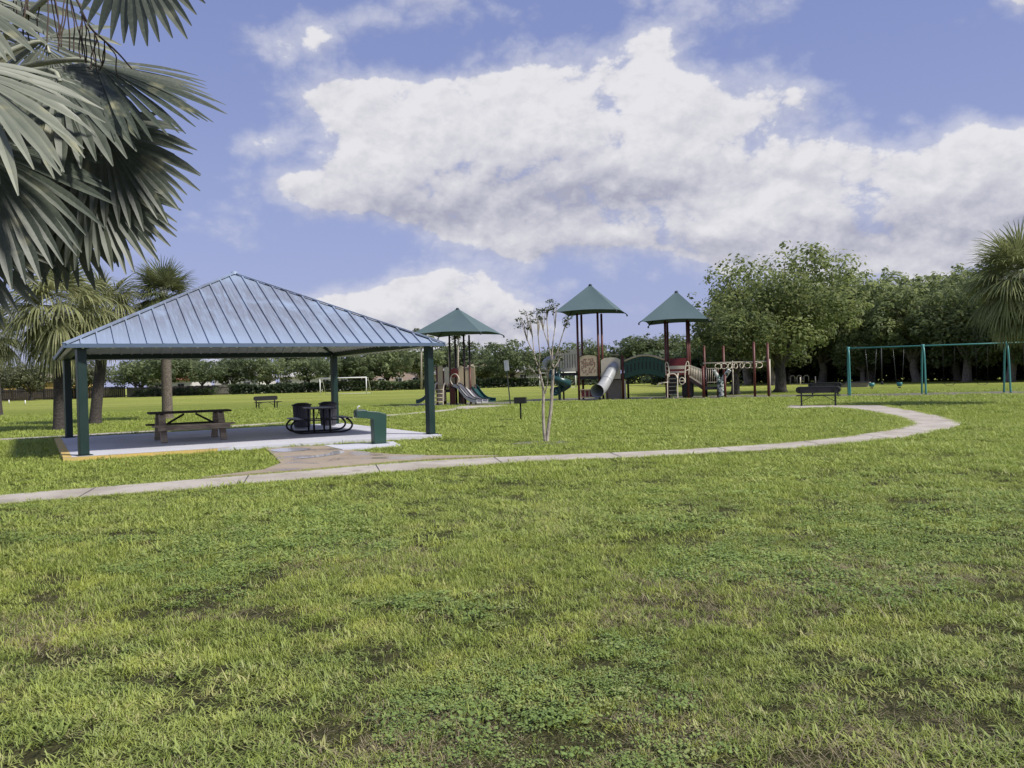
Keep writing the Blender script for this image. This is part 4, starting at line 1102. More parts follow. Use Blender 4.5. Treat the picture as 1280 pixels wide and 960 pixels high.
# ------------------------------------------------------------------ swings
SWO = (20.0, 49.6); SWYAW = R(-17.5)
def swings():
    t = empty('swing_set', (*SWO, 0), SWYAW)
    tag(t, 'long teal swing frame with arched double posts on the lawn', 'swing frame')
    H = 2.84; BAY = [0, 4.05, 8.35, 12.6]
    for x in BAY:
        for s in (-1, 1):
            m = MB(); pts = [(x, .5 + s * .72, 0), (x, .5 + s * .55, 1.5), (x, .5 + s * .42, 2.4), (x, .5 + s * .22, H - .08), (x, .5, H)]
            m.tube(smooth_poly(pts, 2), .054, 10); m.build('post', M['teal'], t)
        m = MB(); m.tube([(x - .09, .5, H), (x + .09, .5, H)], .085, 10); m.build('bracket', M['teal'], t)
    m = MB(); m.tube([(-.1, .5, H), (12.7, .5, H)], .042, 10); m.build('top_beam', M['teal'], t)
    return t
swings()
def swing(x, kind, label):
    cx, cy = loc2w(SWO, SWYAW, x, .5)
    t = empty('belt_swing' if kind == 'belt' else 'bucket_swing', (cx, cy, 0), SWYAW); tag(t, label, 'swing', 'swings hanging from the teal frame')
    H = 2.80
    if kind == 'bucket':
        m = MB(); m.lathe([(.0, .50), (.10, .51), (.15, .58), (.165, .74), (.15, .74), (.13, .6), (.0, .55)], 14); m.build('bucket', M['teal'], t)
        m = MB(); m.box((0, 0, .44), (.14, .14, .06)); m.build('seat_base', M['darkgrey'], t)
        for s in (-1, 1):
            m = MB(); m.tube([(s * .16, 0, .74), (s * .30, 0, H)], .006, 6); m.build('chain', M['steel'], t)
    else:
        m = MB(); pts = [(-.28, 0, .62), (-.2, 0, .53), (0, 0, .49), (.2, 0, .53), (.28, 0, .62)]
        P_ = smooth_poly(pts, 2); vs = [(p[0], y, p[2]) for p in P_ for y in (-.08, .08)] + [(p[0], y, p[2] - .012) for p in P_ for y in (-.08, .08)]; n = len(P_); fs = []
        for i in range(n - 1):
            fs += [(2 * i, 2 * i + 1, 2 * i + 3, 2 * i + 2), (2 * n + 2 * i + 1, 2 * n + 2 * i, 2 * n + 2 * i + 2, 2 * n + 2 * i + 3), (2 * i + 2, 2 * n + 2 * i + 2, 2 * n + 2 * i, 2 * i), (2 * i + 1, 2 * n + 2 * i + 1, 2 * n + 2 * i + 3, 2 * i + 3)]
        m.add(vs, fs); m.build('belt', M['darkgrey'], t)
        for s in (-1, 1):
            m = MB(); m.tube([(s * .28, 0, .62), (s * .3, 0, H)], .005, 6); m.build('chain', M['darkgrey'], t)
    return t
swing(1.25, 'bucket', 'teal bucket swing in the left bay, nearest the end post')
swing(2.75, 'bucket', 'teal bucket swing in the left bay, nearest the middle posts')
swing(5.4, 'belt', 'thin belt swing in the middle bay, nearest the bucket swings')
swing(7.1, 'belt', 'thin belt swing in the middle bay, nearest the right posts')
swing(9.5, 'belt', 'thin belt swing in the right bay, below the palm crown')
# ------------------------------------------------------------------ foliage meshes
def unit(a): return a / np.maximum(np.linalg.norm(a, axis=-1, keepdims=True), 1e-9)
def leaf_mesh(name, C, S, Nrm, T, mat, parent=None, aspect=.55, link=True):
    n = len(C); N_ = unit(Nrm + nrg.normal(0, .55, (n, 3)))
    ref = unit(nrg.normal(0, 1, (n, 3))); U = unit(np.cross(N_, ref)); V = np.cross(N_, U)
    S = S[:, None]; bend = N_ * S * nrg.uniform(-.25, .05, (n, 1))
    vs = np.stack([C - U * S + bend, C + V * S * aspect, C + U * S + bend, C - V * S * aspect], 1).reshape(-1, 3).astype(np.float32)
    me = bpy.data.meshes.new(name); me.vertices.add(4 * n); me.vertices.foreach_set('co', vs.ravel())
    me.loops.add(4 * n); me.loops.foreach_set('vertex_index', np.arange(4 * n, dtype=np.int32))
    me.polygons.add(n); me.polygons.foreach_set('loop_start', np.arange(0, 4 * n, 4, dtype=np.int32))
    me.update(calc_edges=True)
    a = me.attributes.new('tint', 'FLOAT', 'POINT'); a.data.foreach_set('value', np.repeat(np.clip(T, 0, 1), 4).astype(np.float32))
    me.materials.append(mat)
    o = bpy.data.objects.new(name, me)
    if link: col.objects.link(o)
    if parent is not None: o.parent = parent
    return o
def crown_points(clumps, per, leaf):
    Cs, Ss, Ns, Ts = [], [], [], []
    for (c, r, tn) in clumps:
        n = max(8, int(per * (r[0] / clumps[0][1][0]) ** 2)); d = unit(nrg.normal(0, 1, (n, 3)))
        rad = nrg.uniform(.25, 1, (n, 1)) ** .45
        p = d * rad * np.array(r) + nrg.normal(0, .06, (n, 3)) * r[0]
        Cs.append(p + np.array(c)); Ss.append(leaf * nrg.uniform(.6, 1.3, n)); Ns.append(d + np.array([0, 0, .9]))
        Ts.append(tn + .22 * d[:, 2] + nrg.normal(0, .13, n) + .12 * (rad[:, 0] - .8))  # upper and outer leaves tinted lighter: shading put into the leaf colour
    return np.concatenate(Cs), np.concatenate(Ss), np.concatenate(Ns), np.concatenate(Ts)
def limb(m, p, q, r0, r1, n=5, wig=.12):
    p, q = Vector(p), Vector(q); L = (q - p).length; pts = []; rs = []
    for i in range(n + 1):
        f = i / n; w = L * wig * math.sin(PI * f)
        pts.append(p.lerp(q, f) + Vector((rng.uniform(-1, 1) * w * .5, rng.uniform(-1, 1) * w * .5, w * .6))); rs.append(r0 + (r1 - r0) * f)
    m.tube(pts, rs, 7); return pts
def make_tree(name, H, rx, zlow, tr, ncl, per, leaf, mat, bk='bark', fork=.35, sparse=0.0, flat=1.0, seed=0, lean=(0, 0), cr=.33):
    global nrg
    rs_ = random.Random(seed); nrg = np.random.default_rng(seed + 100)
    t = empty(name)
    zc = (H + zlow) / 2; rz = (H - zlow) / 2
    clumps = []
    for i in range(ncl):
        a = i * 2.39996 + rs_.uniform(-.4, .4); u = 1 - 2 * (i + .5) / ncl; u = max(-.85, min(.97, u + rs_.uniform(-.1, .1)))
        k = math.sqrt(1 - u * u); f = rs_.uniform(.52, .86) if i % 4 else rs_.uniform(.15, .5)
        r = rx * cr * rs_.uniform(.7, 1.25)
        clumps.append(((rx * k * f * math.cos(a) + lean[0] * (u + 1), rx * k * f * math.sin(a) + lean[1] * (u + 1), zc + rz * u * f * 1.05), (r, r, r * .68 * flat), .42 + rs_.uniform(-.2, .2) + .10 * u))
    clumps.sort(key=lambda c: -c[1][0])
    # twigs of leaves that break the outline
    ex = []
    for i in range(int(ncl * 1.1)):
        a = rs_.uniform(0, 2 * PI); u = rs_.uniform(-.5, .98); k = math.sqrt(1 - u * u); f = rs_.uniform(.88, 1.06)
        r = rx * cr * rs_.uniform(.22, .42)
        ex.append(((rx * k * f * math.cos(a) + lean[0] * (u + 1), rx * k * f * math.sin(a) + lean[1] * (u + 1), zc + rz * u * f), (r, r, r * .7), .45 + rs_.uniform(-.2, .25)))
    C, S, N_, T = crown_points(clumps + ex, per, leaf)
    if sparse:
        keep = nrg.random(len(C)) > sparse * np.clip((C[:, 2] - zc) / rz + .55, 0, 1); C, S, N_, T = C[keep], S[keep], N_[keep], T[keep]
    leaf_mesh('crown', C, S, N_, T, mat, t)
    m = MB(); zf = H * fork * .75
    m.tube([(0, 0, -.05), (tr * .1, 0, .25), (lean[0] * .3 + tr * .3, tr * .2, zf * .6), (lean[0] * .5, lean[1] * .5, zf)], [tr * 1.55, tr * 1.05, tr * .9, tr * .82], 10)
    for i, c in enumerate(clumps):
        if i % 2 == 0 and i < 30: limb(m, (lean[0] * .5 + rs_.uniform(-1, 1) * tr * .4, lean[1] * .5 + rs_.uniform(-1, 1) * tr * .4, zf - tr * rs_.uniform(0, 1.5)), c[0], tr * rs_.uniform(.32, .5), tr * .07)
    m.build('trunk', M[bk], t)
    return t
def put(o, x, y, sc_=1.0, rz=0.0, label=None, cat=None, group=None, sz=None):
    o.location = (x, y, 0); o.rotation_euler = (0, 0, rz); o.scale = (sc_, sc_, sc_ * (sz or 1)); tag(o, label, cat, group); return o

# ---- the two trees by the monkey bars
t = make_tree('shade_tree', 11.0, 6.4, 2.3, .42, 46, 620, .17, M['leaf'], fork=.28, sparse=.45, seed=3, cr=.29)
put(t, 20.3, 63.4, 1.0, .4, 'tall broad shade tree with airy upper branches right of the monkey bars', 'tree')
t = make_tree('shade_tree', 6.3, 3.6, 1.7, .30, 26, 420, .14, M['leaf'], fork=.34, seed=5, cr=.36)
put(t, 15.9, 57.6 + 2.2, 1.0, 0, 'lower dense dark tree directly behind the monkey bars', 'tree')

# ---- the wood on the right
wood = [make_tree('broadleaf_tree', 11.5, 5.6, 1.4, .45, 34, 330, .24, M['leaf_wood'], bk='bark_wood', fork=.3, seed=21 + i, cr=.34, lean=((-.4, 0), (.5, .2), (0, .3), (.3, -.3))[i]) for i in range(4)]
spots = [(29.5, 95, .82), (29.0, 103, 1.0), (33.6, 107, 1.08), (37.4, 101, 1.08), (41.5, 97, 1.06), (44.0, 91.0, 1.04), (46.3, 85.2, .98), (47.2, 79.4, .93), (51.5, 80.5, .95), (49.6, 93, 1.08),
         (44.5, 104, 1.15), (38.0, 114, 1.2), (33.0, 116, 1.1), (43.0, 113, 1.2), (54.5, 88, 1.15), (51.5, 97, 1.15), (57, 79, 1.1), (39.6, 94.5, .62), (48.2, 76.6, .60)]
wl = {0: 'broad tree of the wood directly behind the tall shade tree, at its left end', 7: 'tree at the near right end of the wood, beside the palm crown', 17: 'low bushy pale green tree at the front of the wood between the teal swing posts', 18: 'low leafy tree at the wood edge under the palm crown'}
for i, (x, y, s_) in enumerate(spots):
    o = wood[i] if i < 4 else copy_tree(wood[i % 4])
    put(o, x, y, s_, i * 1.7, wl.get(i, 'tall leafy tree in the dense wood behind the swings'), 'tree', 'trees of the wood behind the swings', sz=(1.0 + .08 * math.sin(i * 2.1)))
# undergrowth that closes the foot of the wood
def thicket(name, pts, w, h, n, leaf, mat, label, cat, parent=None, kind=None, base=0.0):
    P = np.array(resample(pts, 400)); i = nrg.integers(0, 400, n)
    x = P[i, 0] + nrg.normal(0, w * .35, n); y = P[i, 1] + nrg.normal(0, w * .35, n)
    hh = h * (.62 + .55 * fb(x, y, .35)); z = base + hh * nrg.random(n) ** .7
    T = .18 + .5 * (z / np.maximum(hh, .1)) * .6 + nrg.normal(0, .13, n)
    o = leaf_mesh(name, np.stack([x, y, z], 1), leaf * nrg.uniform(.6, 1.3, n), np.tile([0, -.5, .6], (n, 1)), T, mat, parent)
    return tag(o, label, cat, kind=kind)
thicket('undergrowth', [(22, 123), (28, 122), (36, 119), (45, 110), (52, 98), (56, 84)], 4.5, 5.2, 26000, .42, M['leaf_hedge'], 'dark undergrowth between the trunks of the wood', 'undergrowth', kind='stuff')

# ---- trees along the far side of the field
far = [make_tree('field_tree', H_, w_, z_, .26, n_, 190, .27, M['leaf_far'], fork=f_, seed=41 + i, cr=c_, flat=.9, lean=l_, sparse=s_) for i, (H_, w_, z_, n_, f_, c_, l_, s_) in enumerate([(7.6, 4.9, 1.8, 30, .3, .30, (.5, 0), .2), (8.6, 3.9, 2.4, 24, .35, .36, (-.3, .2), .0), (7.0, 5.4, 2.6, 26, .42, .30, (.3, 0), .4), (9.2, 4.4, 1.5, 34, .28, .30, (0, .3), .3)])]
olive = make_tree('olive_tree', 6.2, 4.6, 1.6, .28, 22, 220, .24, M['leaf_olive'], fork=.35, seed=51, cr=.36)
fspots = [(-68, 151, 1.05), (-61.5, 150, 1.0), (-56, 152, .9), (-50.5, 151, 1.0), (-44.5, 149, .95), (-38.5, 151, .98), (-32, 150, .95), (-26.6, 152, .98), (-21.5, 149, 1.0), (-17.3, 151, 1.22), (-10.5, 168, 1.25), (-4.2, 164, .95),
          (1.5, 150, .98), (6.2, 151, 1.03), (11.5, 152, 1.12), (17.5, 158, .98), (22.0, 151, 1.0), (25.2, 150, 1.20), (29.3, 152, 1.28), (33.5, 154, 1.12), (38, 150, 1.05), (-13.5, 172, 1.1), (-79, 178, 1.15), (-70, 180, 1.2), (-61, 181, 1.15), (-47, 182, 1.2), (-36, 184, 1.15), (-29, 183, 1.2), (-99, 150, 1.0)]
fl = {9: 'dark rounded tree at the far hedge right of the soccer goal', 11: 'light green round tree beside the beige house', 12: 'flat topped dark tree behind the narrow white sign', 13: 'dark tree behind the young pale trunked tree', 17: 'tall dark tree rising above the arched green bridge'}
for i, (x, y, s_) in enumerate(fspots):
    o = far[i] if i < 4 else copy_tree(far[i % 4])
    put(o, x, y, s_, i * 2.3, fl.get(i, 'dark green tree in the row along the far side of the field'), 'tree', 'trees along the far side of the field', sz=(.95 + .16 * math.sin(i * 3.3)))
    o.location.y += 5 * math.sin(i * 5.1) + 2; o.location.x += 1.3 * math.sin(i * 7.7)
for i, (x, y, s_) in enumerate([(-80.5, 140, 1.0), (-87.0, 141, 1.05), (-74.5, 146, 1.05), (-94, 146, 1.1)]):
    o = olive if i == 0 else copy_tree(olive)
    put(o, x, y, s_, i * 2.0, ('pale olive tree in front of the yellow house, left of the thick palm trunk', 'pale olive tree at the far left edge of the field', 'pale olive tree seen between the two left shelter posts', 'pale olive tree beyond the dark fence in the far corner')[i], 'tree', 'pale trees by the dark fence')
# slender trees with bare pale trunks behind the smaller playground
def slender(x, y, H, label):
    t = empty('slender_tree', (x, y, 0)); tag(t, label, 'tree', 'slender pale trees behind the smaller playground')
    m = MB(); m.tube([(0, 0, 0), (.1, 0, H * .5), (.3, 0, H * .93)], [.2, .16, .1], 8); m.build('trunk', M['bark_pale'], t)
    cl = [((.3 + rng.uniform(-1, 1), rng.uniform(-1, 1), H * rng.uniform(.86, 1.03)), (.75, .75, .35), .4 + rng.uniform(-.1, .1)) for _ in range(8)]
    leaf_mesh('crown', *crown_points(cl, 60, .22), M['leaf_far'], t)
for x, H, lb in ((-15.8, 10.5, 'slender pale trunk left of the right shelter post'), (-14.9, 9.3, 'second slender pale trunk, just left of the right shelter post'), (-10.9, 11.0, 'slender pale trunk behind the left post of the small playground canopy'), (-9.4, 10.2, 'slender pale trunk behind the middle of the small playground canopy')):
    slender(x, 146, H, lb)
hedges = [('hedge', [(-68, 150.6), (-60, 150.2), (-53, 149.8)], 'loose shrubs in front of the weathered grey fence'), ('hedge', [(-50, 149), (-44, 148), (-34, 148)], 'dark clipped hedge along the field behind the lone bench'), ('hedge', [(-33.5, 148), (-24, 147.5), (-15, 147)], 'dark clipped hedge behind the soccer goal'),
          ('hedge', [(-14.5, 147), (-6, 147), (4, 147)], 'dark hedge along the field behind the narrow white sign'), ('hedge', [(4.5, 147), (18, 147), (33, 147)], 'dark hedge along the field behind the arched bridge')]
for nm, pts, lb in hedges: thicket(nm, pts, 1.1, 1.5 if 'loose' in lb else 1.9, 900 if 'loose' in lb else 3600, .26, M['leaf_hedge'], lb, 'hedge')

# ---- fences and houses beyond
def fence(p, q, h, mt, label):
    t = empty('fence', (p[0], p[1], 0)); tag(t, label, 'fence', 'wooden fences along the far field')
    d = Vector((q[0] - p[0], q[1] - p[1], 0)); L = d.length; d.normalize(); n = int(L / .34)
    m = MB()
    for k in range(n):
        c = d * (k + .5) * .34; m.box((c.x, c.y, h / 2 + rng.uniform(-.04, .04)), (.32, .04, h), Matrix.Rotation(math.atan2(d.y, d.x), 3, 'Z'))
    m.build('board_panel', M[mt], t)
    m = MB()
    for z in (.3, h - .35): m.bar(d * 0 + Vector((-d.y * -.06, -.06, z)), d * L + Vector((0, -.06, z)), .05, .1)
    m.build('rail', M[mt], t)
    for k in range(int(L / 5) + 1):
        m = MB(); c = d * k * 5; m.box((c.x, c.y - .1, (h + .15) / 2), (.14, .14, h + .15)); m.build('post', M[mt], t)
fence((-112, 141), (-70.05, 152.4), 1.95, 'fence_dark', 'dark brown board fence across the far left of the field')
fence((-70, 152.5), (-48, 151.5), 1.75, 'fence_grey', 'weathered grey board fence behind the wooden picnic table')
wallm = {k: paint('wall_' + k, c, rough=.8) for k, c in dict(yellow=(.52, .36, .13), white=(.62, .61, .60), beige=(.50, .42, .32), grey=(.42, .41, .40), pink=(.50, .38, .33)).items()}
def tiles(name, c, c2):
    m, nt = nodes_of(name); t = NT(nt); tc = t.n('ShaderNodeTexCoord').outputs['Object']
    w = t.n('ShaderNodeTexWave', i_Scale=1.6, i_Distortion=.3); w.bands_direction = 'X'; t.l(tc, w.inputs['Vector'])
    cc = t.mix(t.ramp(t.noise(tc, 1.4, 5), .35, .7), c, c2); cc = t.mix(t.math('MULTIPLY', w.outputs['Fac'], .35), cc, tuple(x * .5 for x in c))
    p = t.n('ShaderNodeBsdfPrincipled', i_Roughness=.8); t.l(cc, p.inputs['Base Color']); t.out(p.outputs[0]); return m
roofm = dict(red=tiles('terracotta_tiles', (.42, .17, .10), (.30, .13, .09)), beige=tiles('beige_tiles', (.46, .38, .29), (.36, .30, .24)), grey=tiles('grey_tiles', (.34, .33, .32), (.25, .24, .24)), white=tiles('white_tiles', (.62, .60, .58), (.48, .46, .45)), pink=tiles('pink_tiles', (.45, .31, .26), (.36, .27, .23)))
def house(x, y, w, d, eh, rh, wc, rc, label, gable=False):
    t = empty('house', (x, y, 0), rng.uniform(-.12, .12)); tag(t, label, 'house', 'houses beyond the field')
    m = MB(); m.box((0, 0, eh / 2), (w, d, eh))
    if gable: m.slab_xz([(-w / 2, eh + .01), (w / 2, eh + .01), (0, eh + rh - .1)], -d / 2, d / 2)
    m.build('wall', wallm[wc], t)
    r = MB(); W, D = w / 2 + .5, d / 2 + .5
    if gable:
        for s in (-1, 1): r.bar((s * W / 2, -D, eh + rh / 2 - .02), (s * W / 2, D, eh + rh / 2 - .02), math.hypot(W, rh), .16, up=(s * rh / W, 0, 1))
    else:
        rd = max(.5, W - D)
        r.add([(-W, -D, eh), (W, -D, eh), (W, D, eh), (-W, D, eh), (-rd, 0, eh + rh), (rd, 0, eh + rh)], [(0, 1, 5, 4), (1, 2, 5), (2, 3, 4, 5), (3, 0, 4), (3, 2, 1, 0)])
        r.box((0, -D + .02, eh - .12), (2 * W, .06, .22))
    r.build('roof', roofm[rc], t)
    n = max(2, int(w / 3.5))
    for k in range(n):
        xx = -w / 2 + w * (k + .5) / n
        f = MB(); f.box((xx, -d / 2 - .03, 1.65), (1.5, .08, 1.3)); fr = f.build('window', wallm['white'], t)
        g = MB(); g.box((xx - .33, -d / 2 - .08, 1.65), (.58, .04, 1.1)); g.box((xx + .33, -d / 2 - .08, 1.65), (.58, .04, 1.1)); g.build('pane', M['black'], fr)
    return t
house(-95, 163, 22, 10, 3.4, 1.5, 'yellow', 'beige', 'yellow house behind the dark board fence at the far left')
house(-66.5, 168, 9, 9, 3.1, 2.6, 'white', 'red', 'house with terracotta roof behind the trees, above the wooden picnic table')
house(-54, 170, 9, 9, 3.0, 2.4, 'white', 'white', 'white gabled house right of the terracotta roof', True)
house(-40, 176, 15, 10, 3.2, 2.2, 'white', 'white', 'pale house behind the trees, above the lone bench')
house(-25, 176, 14, 10, 3.2, 2.8, 'pink', 'pink', 'pinkish house behind the soccer goal', True)
house(-15.5, 172, 7, 9, 2.9, 1.7, 'beige', 'grey', 'grey roofed house beside the right shelter post')
house(-6.6, 170, 12, 10, 2.9, 1.9, 'beige', 'beige', 'beige house with tan tiled roof behind the smaller playground')
house(9, 175, 18, 10, 2.9, 1.9, 'grey', 'grey', 'long grey house behind the narrow white sign and young tree')

# ------------------------------------------------------------------ young pale-trunked tree in front
def myrtle():
    t = empty('young_tree', (.80, 20.53, 0)); tag(t, 'young multi-stemmed tree with pale bark and sparse leaves on the front lawn', 'tree')
    m = MB(); tips = []
    def br(pts, r0, r1, y=0.0):
        q = smooth_poly([(p[0], y + (p[2] if len(p) > 2 else 0), p[1]) for p in pts], 2); n = len(q)
        m.tube(q, [r0 + (r1 - r0) * i / (n - 1) for i in range(n)], 7); return q[-1]
    br([(.02, 0), (.04, .25), (.14, .8), (.17, 1.2), (.22, 1.75), (.20, 2.0)], .050, .032)
    br([(-.02, 0), (-.05, .3), (-.06, .8), (-.03, 1.2), (-.06, 1.5), (-.16, 1.9)], .043, .025)
    subs = [([(.20, 1.95), (.12, 2.4), (.0, 2.75), (-.02, 3.1)], 0), ([(.20, 1.95), (.22, 2.4, .1), (.30, 2.8, .15), (.33, 3.2, .2)], 0), ([(.2, 1.9), (.36, 2.3, -.1), (.48, 2.7, -.15), (.62, 2.95, -.2)], 0),
            ([(.12, 2.35), (.12, 2.7, .15), (.10, 3.0, .2), (.14, 3.3, .25)], 0), ([(-.16, 1.85), (-.24, 2.2, .1), (-.26, 2.6, .1), (-.36, 3.0, .15)], 0), ([(-.14, 1.8), (-.1, 2.2, -.15), (-.14, 2.6, -.2), (-.10, 3.0, -.25)], 0),
            ([(-.05, 1.45), (-.22, 1.7, -.1), (-.36, 1.85, -.15)], 0), ([(.21, 1.75), (.34, 1.95, .15), (.44, 2.1, .2)], 0), ([(-.24, 2.2), (-.40, 2.5), (-.48, 2.95)], 0), ([(.0, 1.2), (.08, 1.5, -.1), (.05, 1.8, -.2)], 0)]
    cl = []; r = random.Random(4)
    for pts, _ in subs:
        e = br(pts, .020, .006); 
        for k in range(4):
            a = Vector((e[0] + r.uniform(-.14, .14), e[1] + r.uniform(-.14, .14), e[2] + r.uniform(-.12, .22)))
            m.tube([Vector((pts[-2][0], (pts[-2][2] if len(pts[-2]) > 2 else 0), pts[-2][1])), (Vector(e) + a) / 2 + Vector((r.uniform(-.04, .04), 0, 0)), a], [.010, .007, .003], 5)
            cl.append((tuple(a), (.11, .11, .07), .45 + r.uniform(-.2, .2)))
    for k in range(7): cl.append(((-.28 + r.uniform(-.2, .2), r.uniform(-.2, .2), 1.75 + r.uniform(-.15, .5)), (.13, .13, .12), .5))
    for k in range(3): cl.append(((.28 + r.uniform(-.1, .16), r.uniform(-.2, .2), 1.85 + r.uniform(-.1, .3)), (.11, .11, .1), .4))
    m.build('trunk', M['bark_pale'], t)
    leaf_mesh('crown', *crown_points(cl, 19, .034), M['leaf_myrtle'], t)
    m = MB(); m.prism([(.75 * math.cos(a * PI / 8) * (1 + .2 * math.sin(a * 2.3)), .55 * math.sin(a * PI / 8) * (1 + .2 * math.sin(a * 1.7))) for a in range(16)], 0.0, .012)
    o = m.build('dark_ground_patch', M['mulch']); o.location = (.75, 20.4, 0); tag(o, kind='structure')  # dark irregular patch around the foot of the young tree
myrtle()

# ------------------------------------------------------------------ palms
class Fan:
    def __init__(s): s.v = []; s.f = []; s.t = []
    def seg(s, p, d, n, L, w, g, split, tint, K=5, fold=.35):
        """one leaf segment: V-folded strip running from the hub, united until split, then free and drooping"""
        p = Vector(p); d = Vector(d).normalized(); side = Vector(n).cross(d).normalized(); o = len(s.v); st = L / K
        for k in range(K + 1):
            f = k / K
            ww = (w * f / split if f < split else w * (1 - ((f - split) / (1 - split)) ** 1.6 * .97)) + .004
            nn = d.cross(side).normalized()
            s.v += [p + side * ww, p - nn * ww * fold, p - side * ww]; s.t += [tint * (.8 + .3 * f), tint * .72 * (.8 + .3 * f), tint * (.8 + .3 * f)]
            if k:
                a = o + 3 * (k - 1); s.f += [(a, a + 1, a + 4, a + 3), (a + 1, a + 2, a + 5, a + 4)]
            d = (d + Vector((0, 0, -g * (f + .15) * 1.6 / K))).normalized(); p = p + d * st
    def frond(s, hub, axis, normal, Rr, span, nseg, g, split, tint, rnd, fold=.35, costa=.18, K=5, cup=.15):
        e1 = Vector(axis).normalized(); e3 = Vector(normal); e3 = (e3 - e1 * e3.dot(e1)).normalized(); e2 = e3.cross(e1); sp = R(span)
        for i in range(nseg):
            a = -sp + 2 * sp * (i + .5) / nseg + rnd.uniform(-.012, .012)
            d = e1 * math.cos(a) + e2 * math.sin(a) + e3 * (-cup * abs(math.sin(a)) + rnd.uniform(-.03, .03))
            L = Rr * (.70 + .30 * math.cos(a * .75)) * rnd.uniform(.92, 1.05)
            h = Vector(hub) + e1 * costa * Rr * max(0, math.cos(a)) ** 2
            s.seg(h, d, e3, L, L * math.tan(sp / nseg) * split * 1.12, g * rnd.uniform(.6, 1.9), split * rnd.uniform(.85, 1.15), tint + rnd.uniform(-.12, .12), K, fold)
    def build(s, name, mat, parent):
        me = bpy.data.meshes.new(name); me.from_pydata([tuple(v) for v in s.v], [], s.f); me.update()
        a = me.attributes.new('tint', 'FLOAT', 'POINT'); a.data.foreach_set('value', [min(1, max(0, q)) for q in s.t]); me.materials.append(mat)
        o = bpy.data.objects.new(name, me); col.objects.link(o); o.parent = parent; return o
def fan_palm(x, y, h, top, rad, seed, label, mat='palm_leaf', bk='palm_bark', nf=46, lowel=-55, droop=1.1, tr=.2, tint=.55):
    t = empty('fan_palm', (x, y, 0)); tag(t, label, 'palm tree', 'fan palms')
    r = random.Random(seed); c = Vector((top[0], top[1], h))
    m = MB(); pts = [(0, 0, -.03), (0, 0, .25), (top[0] * .3, top[1] * .3, h * .35), (top[0] * .7, top[1] * .7, h * .7), (c.x, c.y, h - .1)]
    m.tube(smooth_poly(pts, 1), [tr * q for q in (1.35, 1.2, 1.05, 1.0, 1.0, .98, .98, 1.05)], 14)
    for k in range(26):      # old leaf bases below the crown
        a = k * 2.4; z = h - .15 - k * .035; d = Vector((math.cos(a), math.sin(a), 0)); b = c + Vector((0, 0, z - h))
        m.bar(b + d * tr * .7, b + d * (tr + .16) + Vector((0, 0, .26)), .07, .03)
    m.build('trunk', M[bk], t)
    F = Fan(); P = MB()
    for k in range(nf):
        f = (k + .5) / nf; el = R(86 + (lowel - 86) * f ** .85 + r.uniform(-9, 9)); az = k * 2.39996 + r.uniform(-.25, .25)
        d = Vector((math.cos(el) * math.cos(az), math.cos(el) * math.sin(az), math.sin(el)))
        pl = rad * .45 * r.uniform(.85, 1.15); hub = c + d * pl + Vector((0, 0, -.10 * pl))
        P.tube([c - Vector((0, 0, .1)), c + d * pl * .5 + Vector((0, 0, .03)), hub], [.022, .016, .012], 5, cap=False)
        up = Vector((0, 0, 1)) if abs(d.z) < .95 else Vector((math.cos(az + PI), math.sin(az + PI), .2))
        ax = (d + Vector((0, 0, -.18 - .25 * f))).normalized()
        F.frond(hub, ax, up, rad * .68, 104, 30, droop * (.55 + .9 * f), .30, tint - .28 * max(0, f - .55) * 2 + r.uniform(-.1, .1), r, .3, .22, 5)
    o = F.build('crown', M[mat], t); P.build('leaf_stalk', M['petiole'], o)
    return t
fan_palm(-18.1, 33.4, 4.75, (.15, 0), 2.35, 1, 'fan palm with drooping fronds and thick dark trunk at the left shelter post', 'palm_leaf', 'palm_bark_dark', tr=.21, nf=48, lowel=-60, droop=1.7)
fan_palm(-19.2, 38.5, 5.1, (.55, .2), 2.05, 2, 'fan palm with leaning dark trunk behind the left shelter posts', 'palm_leaf', 'palm_bark_dark', tr=.24, lowel=-50, droop=1.6)
fan_palm(-16.9, 41.0, 6.0, (.0, 0), 1.75, 3, 'straight grey trunked fan palm rising behind the wooden picnic table', 'palm_green', 'palm_bark', tr=.24, lowel=-25, droop=.6, tint=.42)
fan_palm(-33.95, 55.3, 5.2, (-.2, 0), 2.1, 4, 'fan palm at the left edge of the picture, mostly hidden by silver fronds', 'palm_leaf', 'palm_bark_dark', tr=.24)
fan_palm(21.75, 34.4, 5.0, (-.85, 0), 2.15, 5, 'fan palm with shaggy rounded crown at the right edge of the picture', 'palm_green', 'palm_bark', tr=.2, nf=84, lowel=-74, droop=1.0, tint=.52)

